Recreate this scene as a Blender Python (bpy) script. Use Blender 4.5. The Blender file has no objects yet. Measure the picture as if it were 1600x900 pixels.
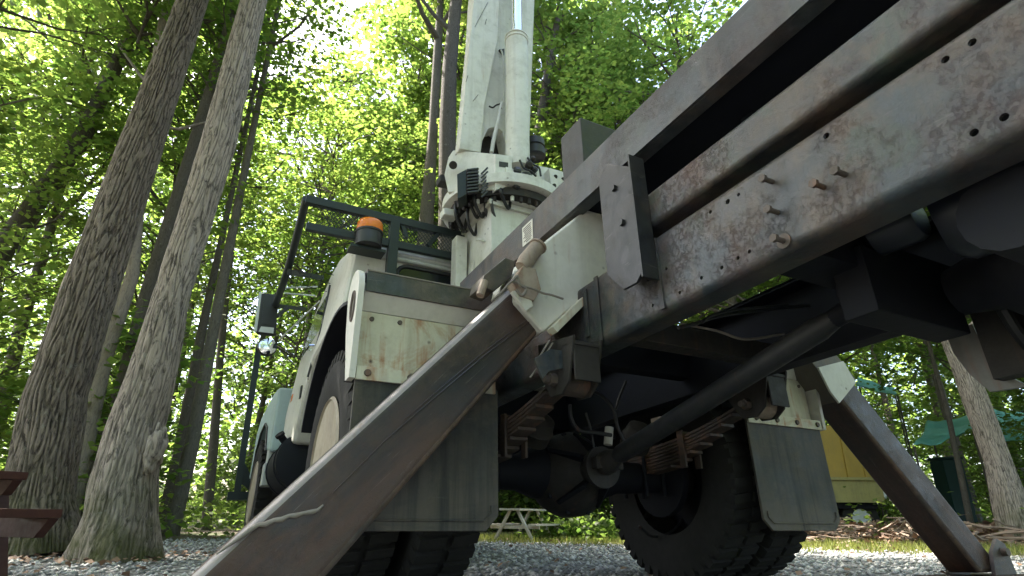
import bpy, bmesh, math, random
import numpy as np
from mathutils import Vector, Matrix, noise as mnoise
random.seed(7); RNG = np.random.default_rng(7)
C = bpy.context.scene.collection
SC = bpy.context.scene

# ---------------------------------------------------------------- camera
FPX, CAMH = 906.0, 0.32                        # focal length in 1600-px units, lens height above the gravel
def unit(v): v = np.array(v, float); return v/np.linalg.norm(v)
Wc = unit([20, 2300, FPX]); Fc = unit(np.array([0, 0, 1.])-Wc*Wc[2]); Rc = np.cross(Wc, Fc)
if Rc[0] < 0: Rc = -Rc
TW = np.array([Rc, Fc, Wc])                    # camera (right, up, forward) -> world
cam = bpy.data.cameras.new('camera'); camo = bpy.data.objects.new('camera', cam); C.objects.link(camo)
cam.sensor_width = 36; cam.lens = FPX/1600*36; cam.clip_start = 0.02; cam.clip_end = 2000
r_, u_, f_ = TW[:, 0], TW[:, 1], TW[:, 2]
camo.matrix_world = Matrix(((r_[0], u_[0], -f_[0], 0), (r_[1], u_[1], -f_[1], 0), (r_[2], u_[2], -f_[2], CAMH), (0, 0, 0, 1)))
SC.camera = camo
# ---------------------------------------------------------------- light
SUN_EL, SUN_AZ = math.radians(56), math.radians(-62)     # azimuth from +Y, clockwise
w = bpy.data.worlds.new('World'); SC.world = w; w.use_nodes = True
nt = w.node_tree; sky = nt.nodes.new('ShaderNodeTexSky'); sky.sky_type = 'NISHITA'; sky.sun_disc = False
sky.sun_elevation = SUN_EL; sky.sun_rotation = SUN_AZ; sky.air_density = 1.0; sky.dust_density = 3.5; sky.ozone_density = 0.6
nt.links.new(sky.outputs[0], nt.nodes['Background'].inputs[0]); nt.nodes['Background'].inputs[1].default_value = 0.15
sl = bpy.data.lights.new('sun', 'SUN'); sl.energy = 5.0; sl.angle = math.radians(0.5); sl.color = (1, .95, .86)
so = bpy.data.objects.new('sun', sl); C.objects.link(so)
sd = Vector((math.sin(SUN_AZ)*math.cos(SUN_EL), math.cos(SUN_AZ)*math.cos(SUN_EL), math.sin(SUN_EL)))
so.rotation_euler = sd.to_track_quat('Z', 'Y').to_euler(); so.location = (-10, 0, 30)
SC.view_settings.view_transform = 'Standard'; SC.view_settings.look = 'None'; SC.view_settings.gamma = 1
SC.view_settings.exposure = 2.4
SC.cycles.max_bounces = 7; SC.cycles.transmission_bounces = 5; SC.cycles.sample_clamp_indirect = 8

# ---------------------------------------------------------------- truck frame and pixel rays
Ft = unit([-515, -418, FPX]); Lt = unit([1900, -378, FPX]); Lt = unit(Lt-Ft*(Lt@Ft)); Ut = -np.cross(Lt, Ft)
RT = np.array([Lt, Ft, Ut])                    # camera -> truck axes (X right, Y forward, Z up; origin: middle of rear axle)
d0 = RT@np.array([85., -292., FPX]); CT = -3.15*d0/np.linalg.norm(d0)
M3 = TW@RT.T
AX = 0.52
t_off = np.array([0, 0, CAMH])-M3@CT
def t2w(p): return Vector(M3@np.array(p, float)+t_off)
def _pl(k, a, x, y):
    d = RT@np.array([x-800., 450.-y, FPX]); return Vector(CT+d*(a-CT[k])/d[k])
def PX(a, x, y): return _pl(0, a, x, y)        # a photo point on the truck plane X = a, Y = a, Z = a
def PY(a, x, y): return _pl(1, a, x, y)
def PZ(a, x, y): return _pl(2, a, x, y)
def WY(y, px, py):                             # a photo point at world distance y
    d = TW@np.array([px-800., 450.-py, FPX]); return Vector(np.array([0, 0, CAMH])+d*y/d[1])

# ---------------------------------------------------------------- materials
def _mat(name):
    m = bpy.data.materials.new(name); m.use_nodes = True; n = m.node_tree; b = n.nodes['Principled BSDF']; return m, n, b
def _noise(n, vec, scale, detail=6, rough=.6, dist=0):
    t = n.nodes.new('ShaderNodeTexNoise'); t.inputs['Scale'].default_value = scale; t.inputs['Detail'].default_value = detail
    t.inputs['Roughness'].default_value = rough; t.inputs['Distortion'].default_value = dist
    n.links.new(vec, t.inputs['Vector']); return t.outputs['Fac']
def _ramp(n, fac, a, b, ca=0, cb=1):
    r = n.nodes.new('ShaderNodeMapRange'); r.inputs[1].default_value = a; r.inputs[2].default_value = b
    r.inputs[3].default_value = ca; r.inputs[4].default_value = cb; n.links.new(fac, r.inputs[0]); return r.outputs[0]
def _mix(n, fac, a, b):
    m = n.nodes.new('ShaderNodeMix'); m.data_type = 'RGBA'
    if isinstance(fac, (int, float)): m.inputs[0].default_value = fac
    else: n.links.new(fac, m.inputs[0])
    for s, v in ((6, a), (7, b)):
        if isinstance(v, tuple): m.inputs[s].default_value = (*v, 1)
        else: n.links.new(v, m.inputs[s])
    return m.outputs[2]
def _math(n, op, a, b=None):
    m = n.nodes.new('ShaderNodeMath'); m.operation = op
    for i, v in enumerate((a, b)):
        if v is None: continue
        if isinstance(v, (int, float)): m.inputs[i].default_value = v
        else: n.links.new(v, m.inputs[i])
    return m.outputs[0]
def _coords(n, stretch=(1, 1, 1), rot=0.):
    t = n.nodes.new('ShaderNodeTexCoord'); src = t.outputs['Object']
    if rot:
        m0 = n.nodes.new('ShaderNodeMapping'); m0.inputs['Rotation'].default_value = (0, rot, 0); n.links.new(src, m0.inputs['Vector']); src = m0.outputs[0]
    mp = n.nodes.new('ShaderNodeMapping'); mp.inputs['Scale'].default_value = stretch; n.links.new(src, mp.inputs['Vector']); return mp.outputs[0]
def _bump(n, b, h, strength, dist=.01):
    bp = n.nodes.new('ShaderNodeBump'); bp.inputs['Strength'].default_value = strength; bp.inputs['Distance'].default_value = dist
    n.links.new(h, bp.inputs['Height']); n.links.new(bp.outputs[0], b.inputs['Normal'])
def worn(name, base, base2, rust=(.16, .075, .04), r_amt=.5, r_scale=3., dirt=(.05, .045, .04), d_amt=.4, rough=.5, bump=.25, streak=.35,
         spots=0., metallic=0., scratch=0., scratch_col=(.4, .38, .35), run=None, grain=0.):
    """Weathered sheet steel: mottled paint, rust blooms, run-down streaks, rust pits, scratches."""
    m, n, b = _mat(name); v = _coords(n); vs = _coords(n, (9, 9, .8)) if not grain else _coords(n, (1.2, 8, 8), grain)
    big = _noise(n, v, 2.2, 5, .6, .4); col = _mix(n, _ramp(n, big, .35, .68), base, base2)
    fine = _noise(n, v, 34, 5, .7); col = _mix(n, _ramp(n, fine, .3, .75, 0, .35), col, tuple(c*.72 for c in base))
    st = _noise(n, vs, 1.6, 4, .65); col = _mix(n, _ramp(n, st, .5, .8, 0, streak), col, dirt)
    rn = _noise(n, v, r_scale, 9, .68, .5); col = _mix(n, _ramp(n, rn, .72-r_amt*.3, .86-r_amt*.3, 0, .85), col, rust)
    stw = _noise(n, vs, 2.6, 3, .6); col = _mix(n, _math(n, 'MULTIPLY', _ramp(n, stw, .62-r_amt*.16, .74-r_amt*.16, 0, .35+.6*r_amt if run is None else run), _ramp(n, rn, .4, .62)), col, tuple(c*1.15 for c in rust))
    dn = _noise(n, v, 7, 6, .7); col = _mix(n, _ramp(n, dn, .5, .8, 0, d_amt), col, dirt)
    if spots:
        vo = n.nodes.new('ShaderNodeTexVoronoi'); vo.inputs['Scale'].default_value = 15; n.links.new(v, vo.inputs['Vector'])
        gate = _ramp(n, _noise(n, v, 5, 3), .5, .62)
        sp = _math(n, 'MULTIPLY', _ramp(n, vo.outputs['Distance'], .06, .17, 1, 0), gate)
        col = _mix(n, _math(n, 'MULTIPLY', sp, spots), col, (.045, .025, .018))
    if scratch:
        vsc = _coords(n, (3, 3, 38)) if not grain else _coords(n, (1.6, 30, 30), grain); sc = _noise(n, vsc, 2.2, 7, .75, 1.2)
        col = _mix(n, _ramp(n, sc, .62, .72, 0, scratch), col, scratch_col)
    n.links.new(col, b.inputs['Base Color'])
    n.links.new(_ramp(n, fine, .2, .8, rough-.12, rough+.2), b.inputs['Roughness']); b.inputs['Metallic'].default_value = metallic
    b.inputs['Specular IOR Level'].default_value = .4
    _bump(n, b, _math(n, 'ADD', _math(n, 'MULTIPLY', rn, 1.2), _math(n, 'MULTIPLY', fine, .5)), bump, .012)
    return m
def steel(name, cool, warm, green, rust, fleck=.7, rust_amt=.5, streak=.45, rough=.46, bump=.35, grain=0., gs=(10, 10, .7), scuff=(.30, .28, .26), scuff_amt=.35, size=1., low=None):
    """Old bare-painted steel: cool and warm patches, flaking rust flecks that stand proud, run marks and scuffs."""
    m, n, b = _mat(name); v = _coords(n); vg = _coords(n, gs, grain)
    a = _noise(n, v, 1.5*size, 5, .62, .6); c = _noise(n, v, 3.3*size, 6, .66, .4)
    col = _mix(n, _ramp(n, a, .45, .56), cool, warm); col = _mix(n, _ramp(n, c, .53, .61, 0, .85), col, green)
    d = _noise(n, v, 11*size, 8, .74, .3); col = _mix(n, _ramp(n, d, .38, .60, .75, 0), col, tuple(x*.32 for x in cool))
    gate = _ramp(n, _noise(n, v, 2.1*size, 7, .68, .2), .56-rust_amt*.18, .82-rust_amt*.18)
    fl = _math(n, 'MULTIPLY', _ramp(n, _noise(n, v, 34*size, 10, .8, .15), .50, .66), gate)
    col = _mix(n, _math(n, 'MULTIPLY', gate, .5), col, rust); col = _mix(n, _math(n, 'MULTIPLY', fl, fleck), col, tuple(x*.45 for x in rust))
    if low:                                        # the end that drags on the ground is scraped to brown
        sx = n.nodes.new('ShaderNodeSeparateXYZ'); n.links.new(v, sx.inputs[0])
        lw = _math(n, 'MULTIPLY', _ramp(n, sx.outputs[2], low[0], low[1], 1, 0), _ramp(n, _noise(n, _coords(n, (1.2, 5, 5), grain), 2.2, 9, .72, .5), .36, .58))
        col = _mix(n, _math(n, 'MULTIPLY', lw, .8), col, tuple(x*1.05 for x in rust))
    st = _noise(n, vg, 1.3, 5, .62); col = _mix(n, _ramp(n, st, .50, .70, 0, streak), col, tuple(x*.40 for x in cool)); col = _mix(n, _ramp(n, st, .30, .46, streak*.55, 0), col, tuple(min(1, x*1.2) for x in warm))
    sc = _noise(n, _coords(n, (2.2, 2.2, 26) if not grain else (1.8, 40, 40), grain), 2.0, 8, .78, 1.0)
    col = _mix(n, _ramp(n, sc, .60, .70, 0, scuff_amt), col, scuff)
    n.links.new(col, b.inputs['Base Color']); n.links.new(_math(n, 'ADD', _ramp(n, d, .3, .7, rough-.10, rough+.12), _math(n, 'MULTIPLY', gate, .2)), b.inputs['Roughness'])
    b.inputs['Specular IOR Level'].default_value = .5
    _bump(n, b, _math(n, 'ADD', _math(n, 'MULTIPLY', fl, .9), _math(n, 'MULTIPLY', d, .6)), bump, .012); return m
def plain(name, col, rough=.6, metallic=0., var=.3, bump=.15, scale=18, spec=.5):
    m, n, b = _mat(name); v = _coords(n); f = _noise(n, v, scale, 6, .65)
    n.links.new(_mix(n, _ramp(n, f, .3, .75), col, tuple(min(1, c*(1-var)+.012*var) for c in col)), b.inputs['Base Color'])
    b.inputs['Roughness'].default_value = rough; b.inputs['Metallic'].default_value = metallic; b.inputs['Specular IOR Level'].default_value = spec
    if bump: _bump(n, b, f, bump, .006)
    return m
M = {}
M['white'] = worn('cream_paint', (.63, .61, .55), (.55, .53, .47), rust=(.30, .14, .055), r_amt=.12, r_scale=4, dirt=(.25, .23, .18), d_amt=.35, rough=.5, bump=.08, streak=.3, spots=.8)
M['boom'] = worn('boom_paint', (.67, .66, .60), (.59, .58, .52), rust=(.28, .16, .08), r_amt=.0, r_scale=4, dirt=(.24, .22, .17), d_amt=.5, rough=.42, bump=.05, streak=.35, spots=.8)
M['rusty_white'] = worn('rusty_cream_paint', (.60, .58, .46), (.50, .47, .36), rust=(.30, .12, .04), r_amt=.62, run=.95, r_scale=4.5, dirt=(.22, .17, .11), d_amt=.5, rough=.55, bump=.12, streak=.6, spots=1)
for k_, g_ in (('leg', .80), ('leg_far', -.80)):
    M[k_] = steel('leg_steel', (.017, .022, .030), (.050, .034, .026), (.030, .029, .028), (.088, .042, .028), fleck=.7, rust_amt=.85, streak=.6, rough=.38, bump=.28, grain=g_, gs=(1.0, 9, 9), scuff=(.21, .18, .16), scuff_amt=.75, size=1.1, low=(-.30, .32))
M['edge_rust'] = steel('rusty_edge', (.10, .085, .075), (.17, .11, .08), (.12, .10, .085), (.20, .10, .06), rust_amt=.9, size=2, bump=.3)
M['edge'] = worn('rubbed_lit_edge', (.24, .21, .205), (.36, .32, .31), rust=(.19, .12, .09), r_amt=.35, r_scale=7, dirt=(.08, .07, .07), d_amt=.45, run=0., rough=.42, bump=.2, streak=.0, scratch=.7, scratch_col=(.38, .33, .31))  # scraped steel and the highlight of a lit edge in one colour
M['rail'] = steel('rail_steel', (.037, .050, .060), (.080, .063, .049), (.043, .062, .050), (.115, .048, .034), fleck=.75, rust_amt=.62, streak=.85, rough=.40, bump=.5, size=1.5, scuff=(.20, .185, .17), gs=(7, 7, .5))
M['beam'] = steel('beam_steel', (.046, .056, .066), (.088, .072, .056), (.050, .066, .056), (.105, .050, .036), fleck=.6, rust_amt=.45, streak=.6, rough=.38, bump=.3, size=1.3)
M['bracket'] = steel('bracket_steel', (.017, .019, .023), (.028, .025, .022), (.020, .023, .022), (.07, .04, .028), rust_amt=.2, streak=.4, bump=.2, size=2)
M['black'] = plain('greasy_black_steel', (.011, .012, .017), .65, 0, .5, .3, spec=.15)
M['brownblack'] = worn('rusty_chassis', (.030, .026, .022), (.02, .018, .017), r_amt=.35, rough=.65, bump=.3, rust=(.08, .042, .026))
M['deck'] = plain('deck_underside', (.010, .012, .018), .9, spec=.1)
M['rubber'] = steel('flap_rubber', (.030, .034, .036), (.072, .062, .049), (.044, .050, .046), (.120, .096, .070), fleck=.3, rust_amt=.6, streak=.9, rough=.6, bump=.2, size=1.6, gs=(16, 16, .9), scuff=(.15, .14, .125), scuff_amt=.4, low=(-.30, -.05))
M['tyre'] = plain('tyre_rubber', (.028, .027, .025), .85, 0, .5, .4, 30, spec=.2)
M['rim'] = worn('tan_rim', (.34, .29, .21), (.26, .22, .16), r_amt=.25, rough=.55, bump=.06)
M['glass'] = plain('dark_glass', (.012, .015, .017), .1, 0, .1, 0, spec=.25)
M['chrome'] = plain('chrome', (.8, .82, .85), .08, 1, .05, 0)
M['blue'] = worn('pale_blue_paint', (.42, .53, .52), (.36, .46, .46), r_amt=0, rough=.35, bump=.03, d_amt=.25, dirt=(.2, .22, .2))
M['rackgreen'] = plain('dark_green_paint', (.018, .027, .026), .45, 0, .3, .06, spec=.35)
M['shaft'] = worn('shaft_paint', (.022, .023, .025), (.015, .016, .018), r_amt=.15, rough=.5, bump=.12)
M['silver'] = worn('roof_metal', (.58, .60, .58), (.48, .5, .49), r_amt=.0, rough=.35, bump=.03, d_amt=.3, dirt=(.3, .3, .27), metallic=.2)
M['tank'] = plain('blue_black_tank', (.022, .026, .036), .38, 0, .4, .15)
M['hose'] = plain('rubber_hose', (.02, .02, .021), .45, 0, .3, .1)
M['rustpin'] = worn('rusty_casting', (.22, .15, .11), (.34, .28, .22), r_amt=.55, r_scale=8, rough=.65, bump=.3)
M['bolt'] = worn('rusty_bolt', (.11, .085, .07), (.07, .058, .05), r_amt=.5, r_scale=12, rough=.6, bump=.2)
M['pale'] = worn('scraped_edge', (.27, .235, .20), (.17, .145, .12), r_amt=.25, r_scale=9, rough=.6, bump=.2)
M['sleeve'] = worn('dirty_sleeve', (.14, .12, .10), (.09, .075, .062), rust=(.16, .085, .05), r_amt=.5, rough=.6, bump=.2)
M['guard'] = worn('grey_guard', (.24, .24, .22), (.15, .145, .135), rust=(.22, .12, .085), r_amt=.55, r_scale=3, dirt=(.08, .07, .06), d_amt=.6, rough=.55, bump=.2)
M['spring'] = worn('spring_steel', (.07, .05, .04), (.045, .035, .03), r_amt=.5, rough=.6, bump=.2)
M['decal'] = plain('decal_paper', (.62, .60, .52), .6, 0, .15, 0)
M['ink'] = plain('decal_ink', (.10, .09, .09), .7, 0, .1, 0)
M['bin'] = plain('dark_teal_plastic', (.008, .04, .038), .6)
M['yellow'] = worn('yellow_paint', (.36, .235, .035), (.27, .18, .03), r_amt=.35, run=.5, rough=.5, bump=.05, dirt=(.2, .16, .05))
M['oldyellow'] = worn('faded_yellow_paint', (.30, .26, .09), (.24, .21, .08), r_amt=.2, rough=.6, bump=.08)
M['tablewood'] = worn('stained_wood', (.080, .026, .019), (.05, .019, .015), r_amt=0, rough=.55, bump=.15, dirt=(.03, .015, .012))
M['palewood'] = worn('bleached_wood', (.60, .55, .45), (.48, .42, .34), r_amt=0, rough=.7, bump=.15)
m, n, b = _mat('amber_lens'); b.inputs['Base Color'].default_value = (.75, .20, .02, 1); b.inputs['Roughness'].default_value = .2
b.inputs['Subsurface Weight'].default_value = .3; b.inputs['Subsurface Radius'].default_value = (.05, .02, .005)
_bump(n, b, _noise(n, _coords(n, (1, 1, 8)), 18, 2), .3, .01); M['amber'] = m
m, n, b = _mat('tarp_cloth'); v = _coords(n)
n.links.new(_mix(n, _ramp(n, _noise(n, v, 2.5, 5), .35, .7), (.10, .34, .29), (.20, .48, .41)), b.inputs['Base Color']); b.inputs['Roughness'].default_value = .4
_bump(n, b, _noise(n, v, 7, 4), .6, .05); M['tarp'] = m
def bark(name, a, bcol, moss=.3, scale=1.):
    m, n, b = _mat(name); v = _coords(n, (1, 1, .24)); vo = _coords(n)
    r = _noise(n, v, 30*scale, 8, .7, 1.4); r2 = _noise(n, vo, 3, 5, .6); gm = n.nodes.new('ShaderNodeNewGeometry')
    crack_shade = _math(n, 'MULTIPLY', _ramp(n, r, .38, .52), _ramp(n, gm.outputs['Pointiness'], .455, .505, .25, 1))  # bark cracks, with the shade of the furrows put into the colour
    col = _mix(n, _ramp(n, r2, .4, .7), a, bcol); col = _mix(n, crack_shade, tuple(c*.22 for c in a), col)
    col = _mix(n, _ramp(n, gm.outputs['Pointiness'], .51, .56, 0, .4), col, tuple(min(1, c*1.7) for c in a))  # ridge crests lightened in the colour to match
    sep = n.nodes.new('ShaderNodeSeparateXYZ'); n.links.new(gm.outputs['Position'], sep.inputs[0])
    mo = _math(n, 'MULTIPLY', _ramp(n, sep.outputs[2], .0, .75, 1, 0), _ramp(n, _noise(n, vo, 5, 5), .35, .6))
    col = _mix(n, _math(n, 'MULTIPLY', mo, moss), col, (.08, .09, .02))
    col = _mix(n, _ramp(n, _noise(n, vo, 12, 7, .75), .60, .68, 0, .55), col, (.34, .34, .29))
    n.links.new(col, b.inputs['Base Color']); b.inputs['Roughness'].default_value = .9; b.inputs['Specular IOR Level'].default_value = .2
    _bump(n, b, r, 1.0, .03); return m
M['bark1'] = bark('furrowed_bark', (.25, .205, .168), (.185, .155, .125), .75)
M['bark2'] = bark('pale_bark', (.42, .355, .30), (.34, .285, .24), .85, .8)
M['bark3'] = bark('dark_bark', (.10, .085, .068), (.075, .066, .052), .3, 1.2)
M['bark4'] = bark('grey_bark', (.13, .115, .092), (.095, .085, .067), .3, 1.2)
def leafmat(name, c1, c2, t1, t2, tw=.55):
    m, n, b = _mat(name); out = n.nodes['Material Output']
    g = n.nodes.new('ShaderNodeNewGeometry'); oi = n.nodes.new('ShaderNodeObjectInfo')
    f = _math(n, 'ADD', _math(n, 'MULTIPLY', g.outputs['Random Per Island'], .65), _math(n, 'MULTIPLY', oi.outputs['Random'], .35))
    n.links.new(_mix(n, f, c1, c2), b.inputs['Base Color']); b.inputs['Roughness'].default_value = .5; b.inputs['Specular IOR Level'].default_value = .3
    tr = n.nodes.new('ShaderNodeBsdfTranslucent'); n.links.new(_mix(n, f, t1, t2), tr.inputs[0])
    mx = n.nodes.new('ShaderNodeMixShader'); mx.inputs[0].default_value = tw
    n.links.new(b.outputs[0], mx.inputs[1]); n.links.new(tr.outputs[0], mx.inputs[2]); n.links.new(mx.outputs[0], out.inputs[0])
    return m
M['leaf'] = leafmat('green_leaf', (.05, .08, .02), (.10, .125, .035), (.15, .29, .045), (.35, .45, .085), .58)
M['grass'] = leafmat('grass_blade', (.09, .13, .025), (.20, .20, .05), (.22, .30, .05), (.40, .40, .10), .35)

# ---------------------------------------------------------------- mesh builder
class MB:
    def __init__(s): s.v = []; s.f = []
    def add(s, vs, fs):
        k = len(s.v); s.v += [tuple(v) for v in vs]; s.f += [tuple(i+k for i in f) for f in fs]; return s
    def box(s, a, b):
        (x0, y0, z0), (x1, y1, z1) = a, b
        return s.add([(x0, y0, z0), (x1, y0, z0), (x1, y1, z0), (x0, y1, z0), (x0, y0, z1), (x1, y0, z1), (x1, y1, z1), (x0, y1, z1)],
                     [(0, 3, 2, 1), (4, 5, 6, 7), (0, 1, 5, 4), (1, 2, 6, 5), (2, 3, 7, 6), (3, 0, 4, 7)])
    def prism(s, pts, ext):                    # polygon (3-D points) pushed along ext
        ext = Vector(ext); pts = [Vector(p) for p in pts]; k = len(pts)
        return s.add(pts+[p+ext for p in pts], [tuple(range(k-1, -1, -1)), tuple(range(k, 2*k))]+[(i, (i+1) % k, (i+1) % k+k, i+k) for i in range(k)])
    def bar(s, a, b, w, h, up=(0, 0, 1)):      # rectangular bar a -> b
        a, b = Vector(a), Vector(b); d = (b-a).normalized(); x = d.cross(Vector(up))
        if x.length < 1e-4: x = d.cross(Vector((1, 0, 0)))
        x.normalize(); y = x.cross(d)
        return s.prism([a+x*w/2*i+y*h/2*j for i, j in ((-1, -1), (1, -1), (1, 1), (-1, 1))], b-a)
    def tube(s, path, r, seg=10, cap=True):
        path = [Vector(p) for p in path]; k = len(path); rs = r if isinstance(r, (list, tuple)) else [r]*k
        base = len(s.v); ref = None
        for i, p in enumerate(path):
            d = (path[min(i+1, k-1)]-path[max(i-1, 0)]).normalized()
            if ref is None: ref = d.orthogonal().normalized()
            ref = (ref-d*ref.dot(d)).normalized(); q = d.cross(ref)
            for j in range(seg):
                a = 2*math.pi*j/seg; s.v.append(tuple(p+(ref*math.cos(a)+q*math.sin(a))*rs[i]))
        for i in range(k-1):
            for j in range(seg):
                j2 = (j+1) % seg; s.f.append((base+i*seg+j, base+i*seg+j2, base+(i+1)*seg+j2, base+(i+1)*seg+j))
        if cap: s.f.append(tuple(base+j for j in range(seg-1, -1, -1))); s.f.append(tuple(base+(k-1)*seg+j for j in range(seg)))
        return s
    def lathe(s, prof, o, axis, seg=32):       # prof: (along axis, radius)
        o = Vector(o); ax = Vector(axis).normalized(); p = ax.orthogonal().normalized(); q = ax.cross(p); base = len(s.v)
        for (h, r) in prof:
            for j in range(seg):
                a = 2*math.pi*j/seg; s.v.append(tuple(o+ax*h+(p*math.cos(a)+q*math.sin(a))*r))
        for i in range(len(prof)-1):
            for j in range(seg):
                j2 = (j+1) % seg; s.f.append((base+i*seg+j, base+i*seg+j2, base+(i+1)*seg+j2, base+(i+1)*seg+j))
        if prof[0][1] > 1e-4: s.f.append(tuple(base+j for j in range(seg-1, -1, -1)))
        if prof[-1][1] > 1e-4: s.f.append(tuple(base+(len(prof)-1)*seg+j for j in range(seg)))
        return s
    def build(s, name, mat, parent=None, bevel=0, smooth=None, fix=True, loc=None, seg=2, holes=None, wn=False):
        me = bpy.data.meshes.new(name); me.from_pydata(s.v, [], s.f)
        bm = bmesh.new(); bm.from_mesh(me)
        if fix: bmesh.ops.recalc_face_normals(bm, faces=bm.faces)
        if bevel:
            es = [e for e in bm.edges if len(e.link_faces) == 2 and e.calc_face_angle(0) > math.radians(35)]
            bmesh.ops.bevel(bm, geom=es, offset=bevel, segments=seg, affect='EDGES', clamp_overlap=True, profile=.6)
        for f in bm.faces: f.smooth = True
        ang = math.radians(smooth if smooth is not None else 32)
        for e in bm.edges:
            if len(e.link_faces) == 2: e.smooth = e.calc_face_angle(0) < ang
        bm.to_mesh(me); bm.free()
        me.materials.append(M[mat] if isinstance(mat, str) else mat)
        o = bpy.data.objects.new(name, me); C.objects.link(o)
        if parent is not None: o.parent = parent
        if loc is not None: o.location = loc
        if holes:                              # cut real holes
            h = holes.build('cutter', mat); h.location = o.location
            md = o.modifiers.new('holes', 'BOOLEAN'); md.operation = 'DIFFERENCE'; md.object = h; md.solver = 'EXACT'
            if parent is not None: h.parent = parent
            bpy.context.view_layer.update()
            nm = bpy.data.meshes.new_from_object(o.evaluated_get(bpy.context.evaluated_depsgraph_get()))
            o.modifiers.clear(); o.data = nm; bpy.data.objects.remove(h)
            bm = bmesh.new(); bm.from_mesh(nm)
            for f in bm.faces: f.smooth = True
            for e in bm.edges:
                if len(e.link_faces) == 2: e.smooth = e.calc_face_angle(0) < ang
            bm.to_mesh(nm); bm.free()
        if bevel or holes or wn:
            md = o.modifiers.new('normals', 'WEIGHTED_NORMAL'); md.keep_sharp = True; md.weight = 90
        return o
def tag(o, label=None, cat=None, group=None, kind=None):
    for k, v in (('label', label), ('category', cat), ('group', group), ('kind', kind)):
        if v: o[k] = v
    return o
def empty(name, loc=(0, 0, 0)):
    o = bpy.data.objects.new(name, None); C.objects.link(o); o.location = loc; o.empty_display_size = .2; return o
def smoothpath(pts, k=8):                      # Catmull-Rom
    pts = [Vector(p) for p in pts]; pts = [pts[0]*2-pts[1]]+pts+[pts[-1]*2-pts[-2]]; out = []
    for i in range(1, len(pts)-2):
        for j in range(k):
            t = j/k; a, b_, c, d = pts[i-1:i+3]
            out.append(.5*((2*b_)+(c-a)*t+(2*a-5*b_+4*c-d)*t*t+(3*b_-a-3*c+d)*t**3))
    return out+[pts[-2]]

# ================================================================ THE TRUCK (truck axes: X right, Y forward, Z up from the rear axle)
truck = empty('crane_truck')
o_ = t2w((0, 0, -AX))
truck.matrix_world = Matrix([[*M3[0], o_[0]], [*M3[1], o_[1]], [*M3[2], o_[2]], [0, 0, 0, 1]])
tag(truck, 'old cream crane truck standing on splayed steel outriggers, seen from under its rear frame', 'truck')
def part(mb, name, mat, parent=None, **k):
    if parent is None: return mb.build(name, mat, truck, loc=(0, 0, AX), **k)
    return mb.build(name, mat, parent, **k)
X_, Y_, Z_ = Vector((1, 0, 0)), Vector((0, 1, 0)), Vector((0, 0, 1))

# ---- frame rails: rolled channels, web outside, flanges turned in
def channel(x, sgn, y0, y1, z0, z1, t=.009, fl=.105, r=.028):
    def prof(off):
        rr = r-off; pts = []
        pts.append((x-sgn*fl, z0+off))
        for a in range(5):
            q = math.pi/2*a/4; pts.append((x-sgn*r+sgn*math.sin(q)*rr, z0+r-math.cos(q)*rr))
        for a in range(5):
            q = math.pi/2*a/4; pts.append((x-sgn*r+sgn*math.cos(q)*rr, z1-r+math.sin(q)*rr))
        pts.append((x-sgn*fl, z1-off)); return pts
    A, B = prof(0), prof(t); m = MB()
    ring = A+B[::-1]; k = len(ring)
    vs = [(px, y0, pz) for px, pz in ring]+[(px, y1, pz) for px, pz in ring]
    fs = [(i, (i+1) % k, (i+1) % k+k, i+k) for i in range(k)]
    h = len(A)
    for s in (0, k):
        for i in range(h-1): fs.append((s+i, s+i+1, s+k-2-i, s+k-1-i))
    m.add(vs, fs); return m
hole_px = [(1477, 93), (1519, 66), (1569, 183), (1522, 207), (1291, 212), (1137, 315), (1154, 304), (1110, 331), (1153, 403), (1171, 393), (1128, 418), (1096, 434), (1020, 477), (1041, 420), (1012, 393), (1013, 437), (1062, 457)]
hm = MB()
for i, (px, py) in enumerate(hole_px):
    p = PX(-.43, px, py); hm.lathe([(-.03, .0085 if i < 6 else .006), (.03, .0085 if i < 6 else .006)], p, X_, 10)
rail = part(channel(-.43, -1, -4.2, 4.6, .348, .634), 'frame_rail', 'rail', holes=hm)
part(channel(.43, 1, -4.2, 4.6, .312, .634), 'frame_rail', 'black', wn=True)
for i, (px, py) in enumerate([(1195, 280), (1275, 288), (1308, 268), (1203, 328), (1213, 373)]):
    p = PX(-.43-.03, px, py); p.x = -.43
    b_ = MB().lathe([(0, .0075), (.034, .0075)], p, -X_, 10)
    b_.lathe([(.034, .0125), (.044, .0125)], p, -X_, 6)
    if i == 4: b_.lathe([(-.001, .021), (.004, .021)], p, -X_, 14)
    part(b_, 'frame_bolt', 'bolt', rail, bevel=.0015)
# second beam laid on the rail: channel with its bottom flange turned in
part(channel(-.438, -1, -4.2, -1.222, .672, .806, .008, .12, .02), 'subframe_beam', 'rail', wn=True)
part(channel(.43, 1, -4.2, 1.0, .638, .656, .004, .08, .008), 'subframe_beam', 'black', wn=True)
# bed: side channel and floor
part(MB().box((-.437, -4.2, 1.002), (-.425, .44, 1.186)).box((-.425, -4.2, 1.178), (-.36, .44, 1.186)).box((-.425, -4.2, 1.002), (-.37, .44, 1.01)), 'bed_side_beam', 'beam', bevel=.003)
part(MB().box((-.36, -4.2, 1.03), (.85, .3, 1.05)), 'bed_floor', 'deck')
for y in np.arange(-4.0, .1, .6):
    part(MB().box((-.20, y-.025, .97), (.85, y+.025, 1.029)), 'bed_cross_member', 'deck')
# square post standing on the bed beam
part(MB().box((-.42, -.93, 1.187), (-.19, -.76, 1.455)), 'stake_pocket', 'bracket', bevel=.008)
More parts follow.
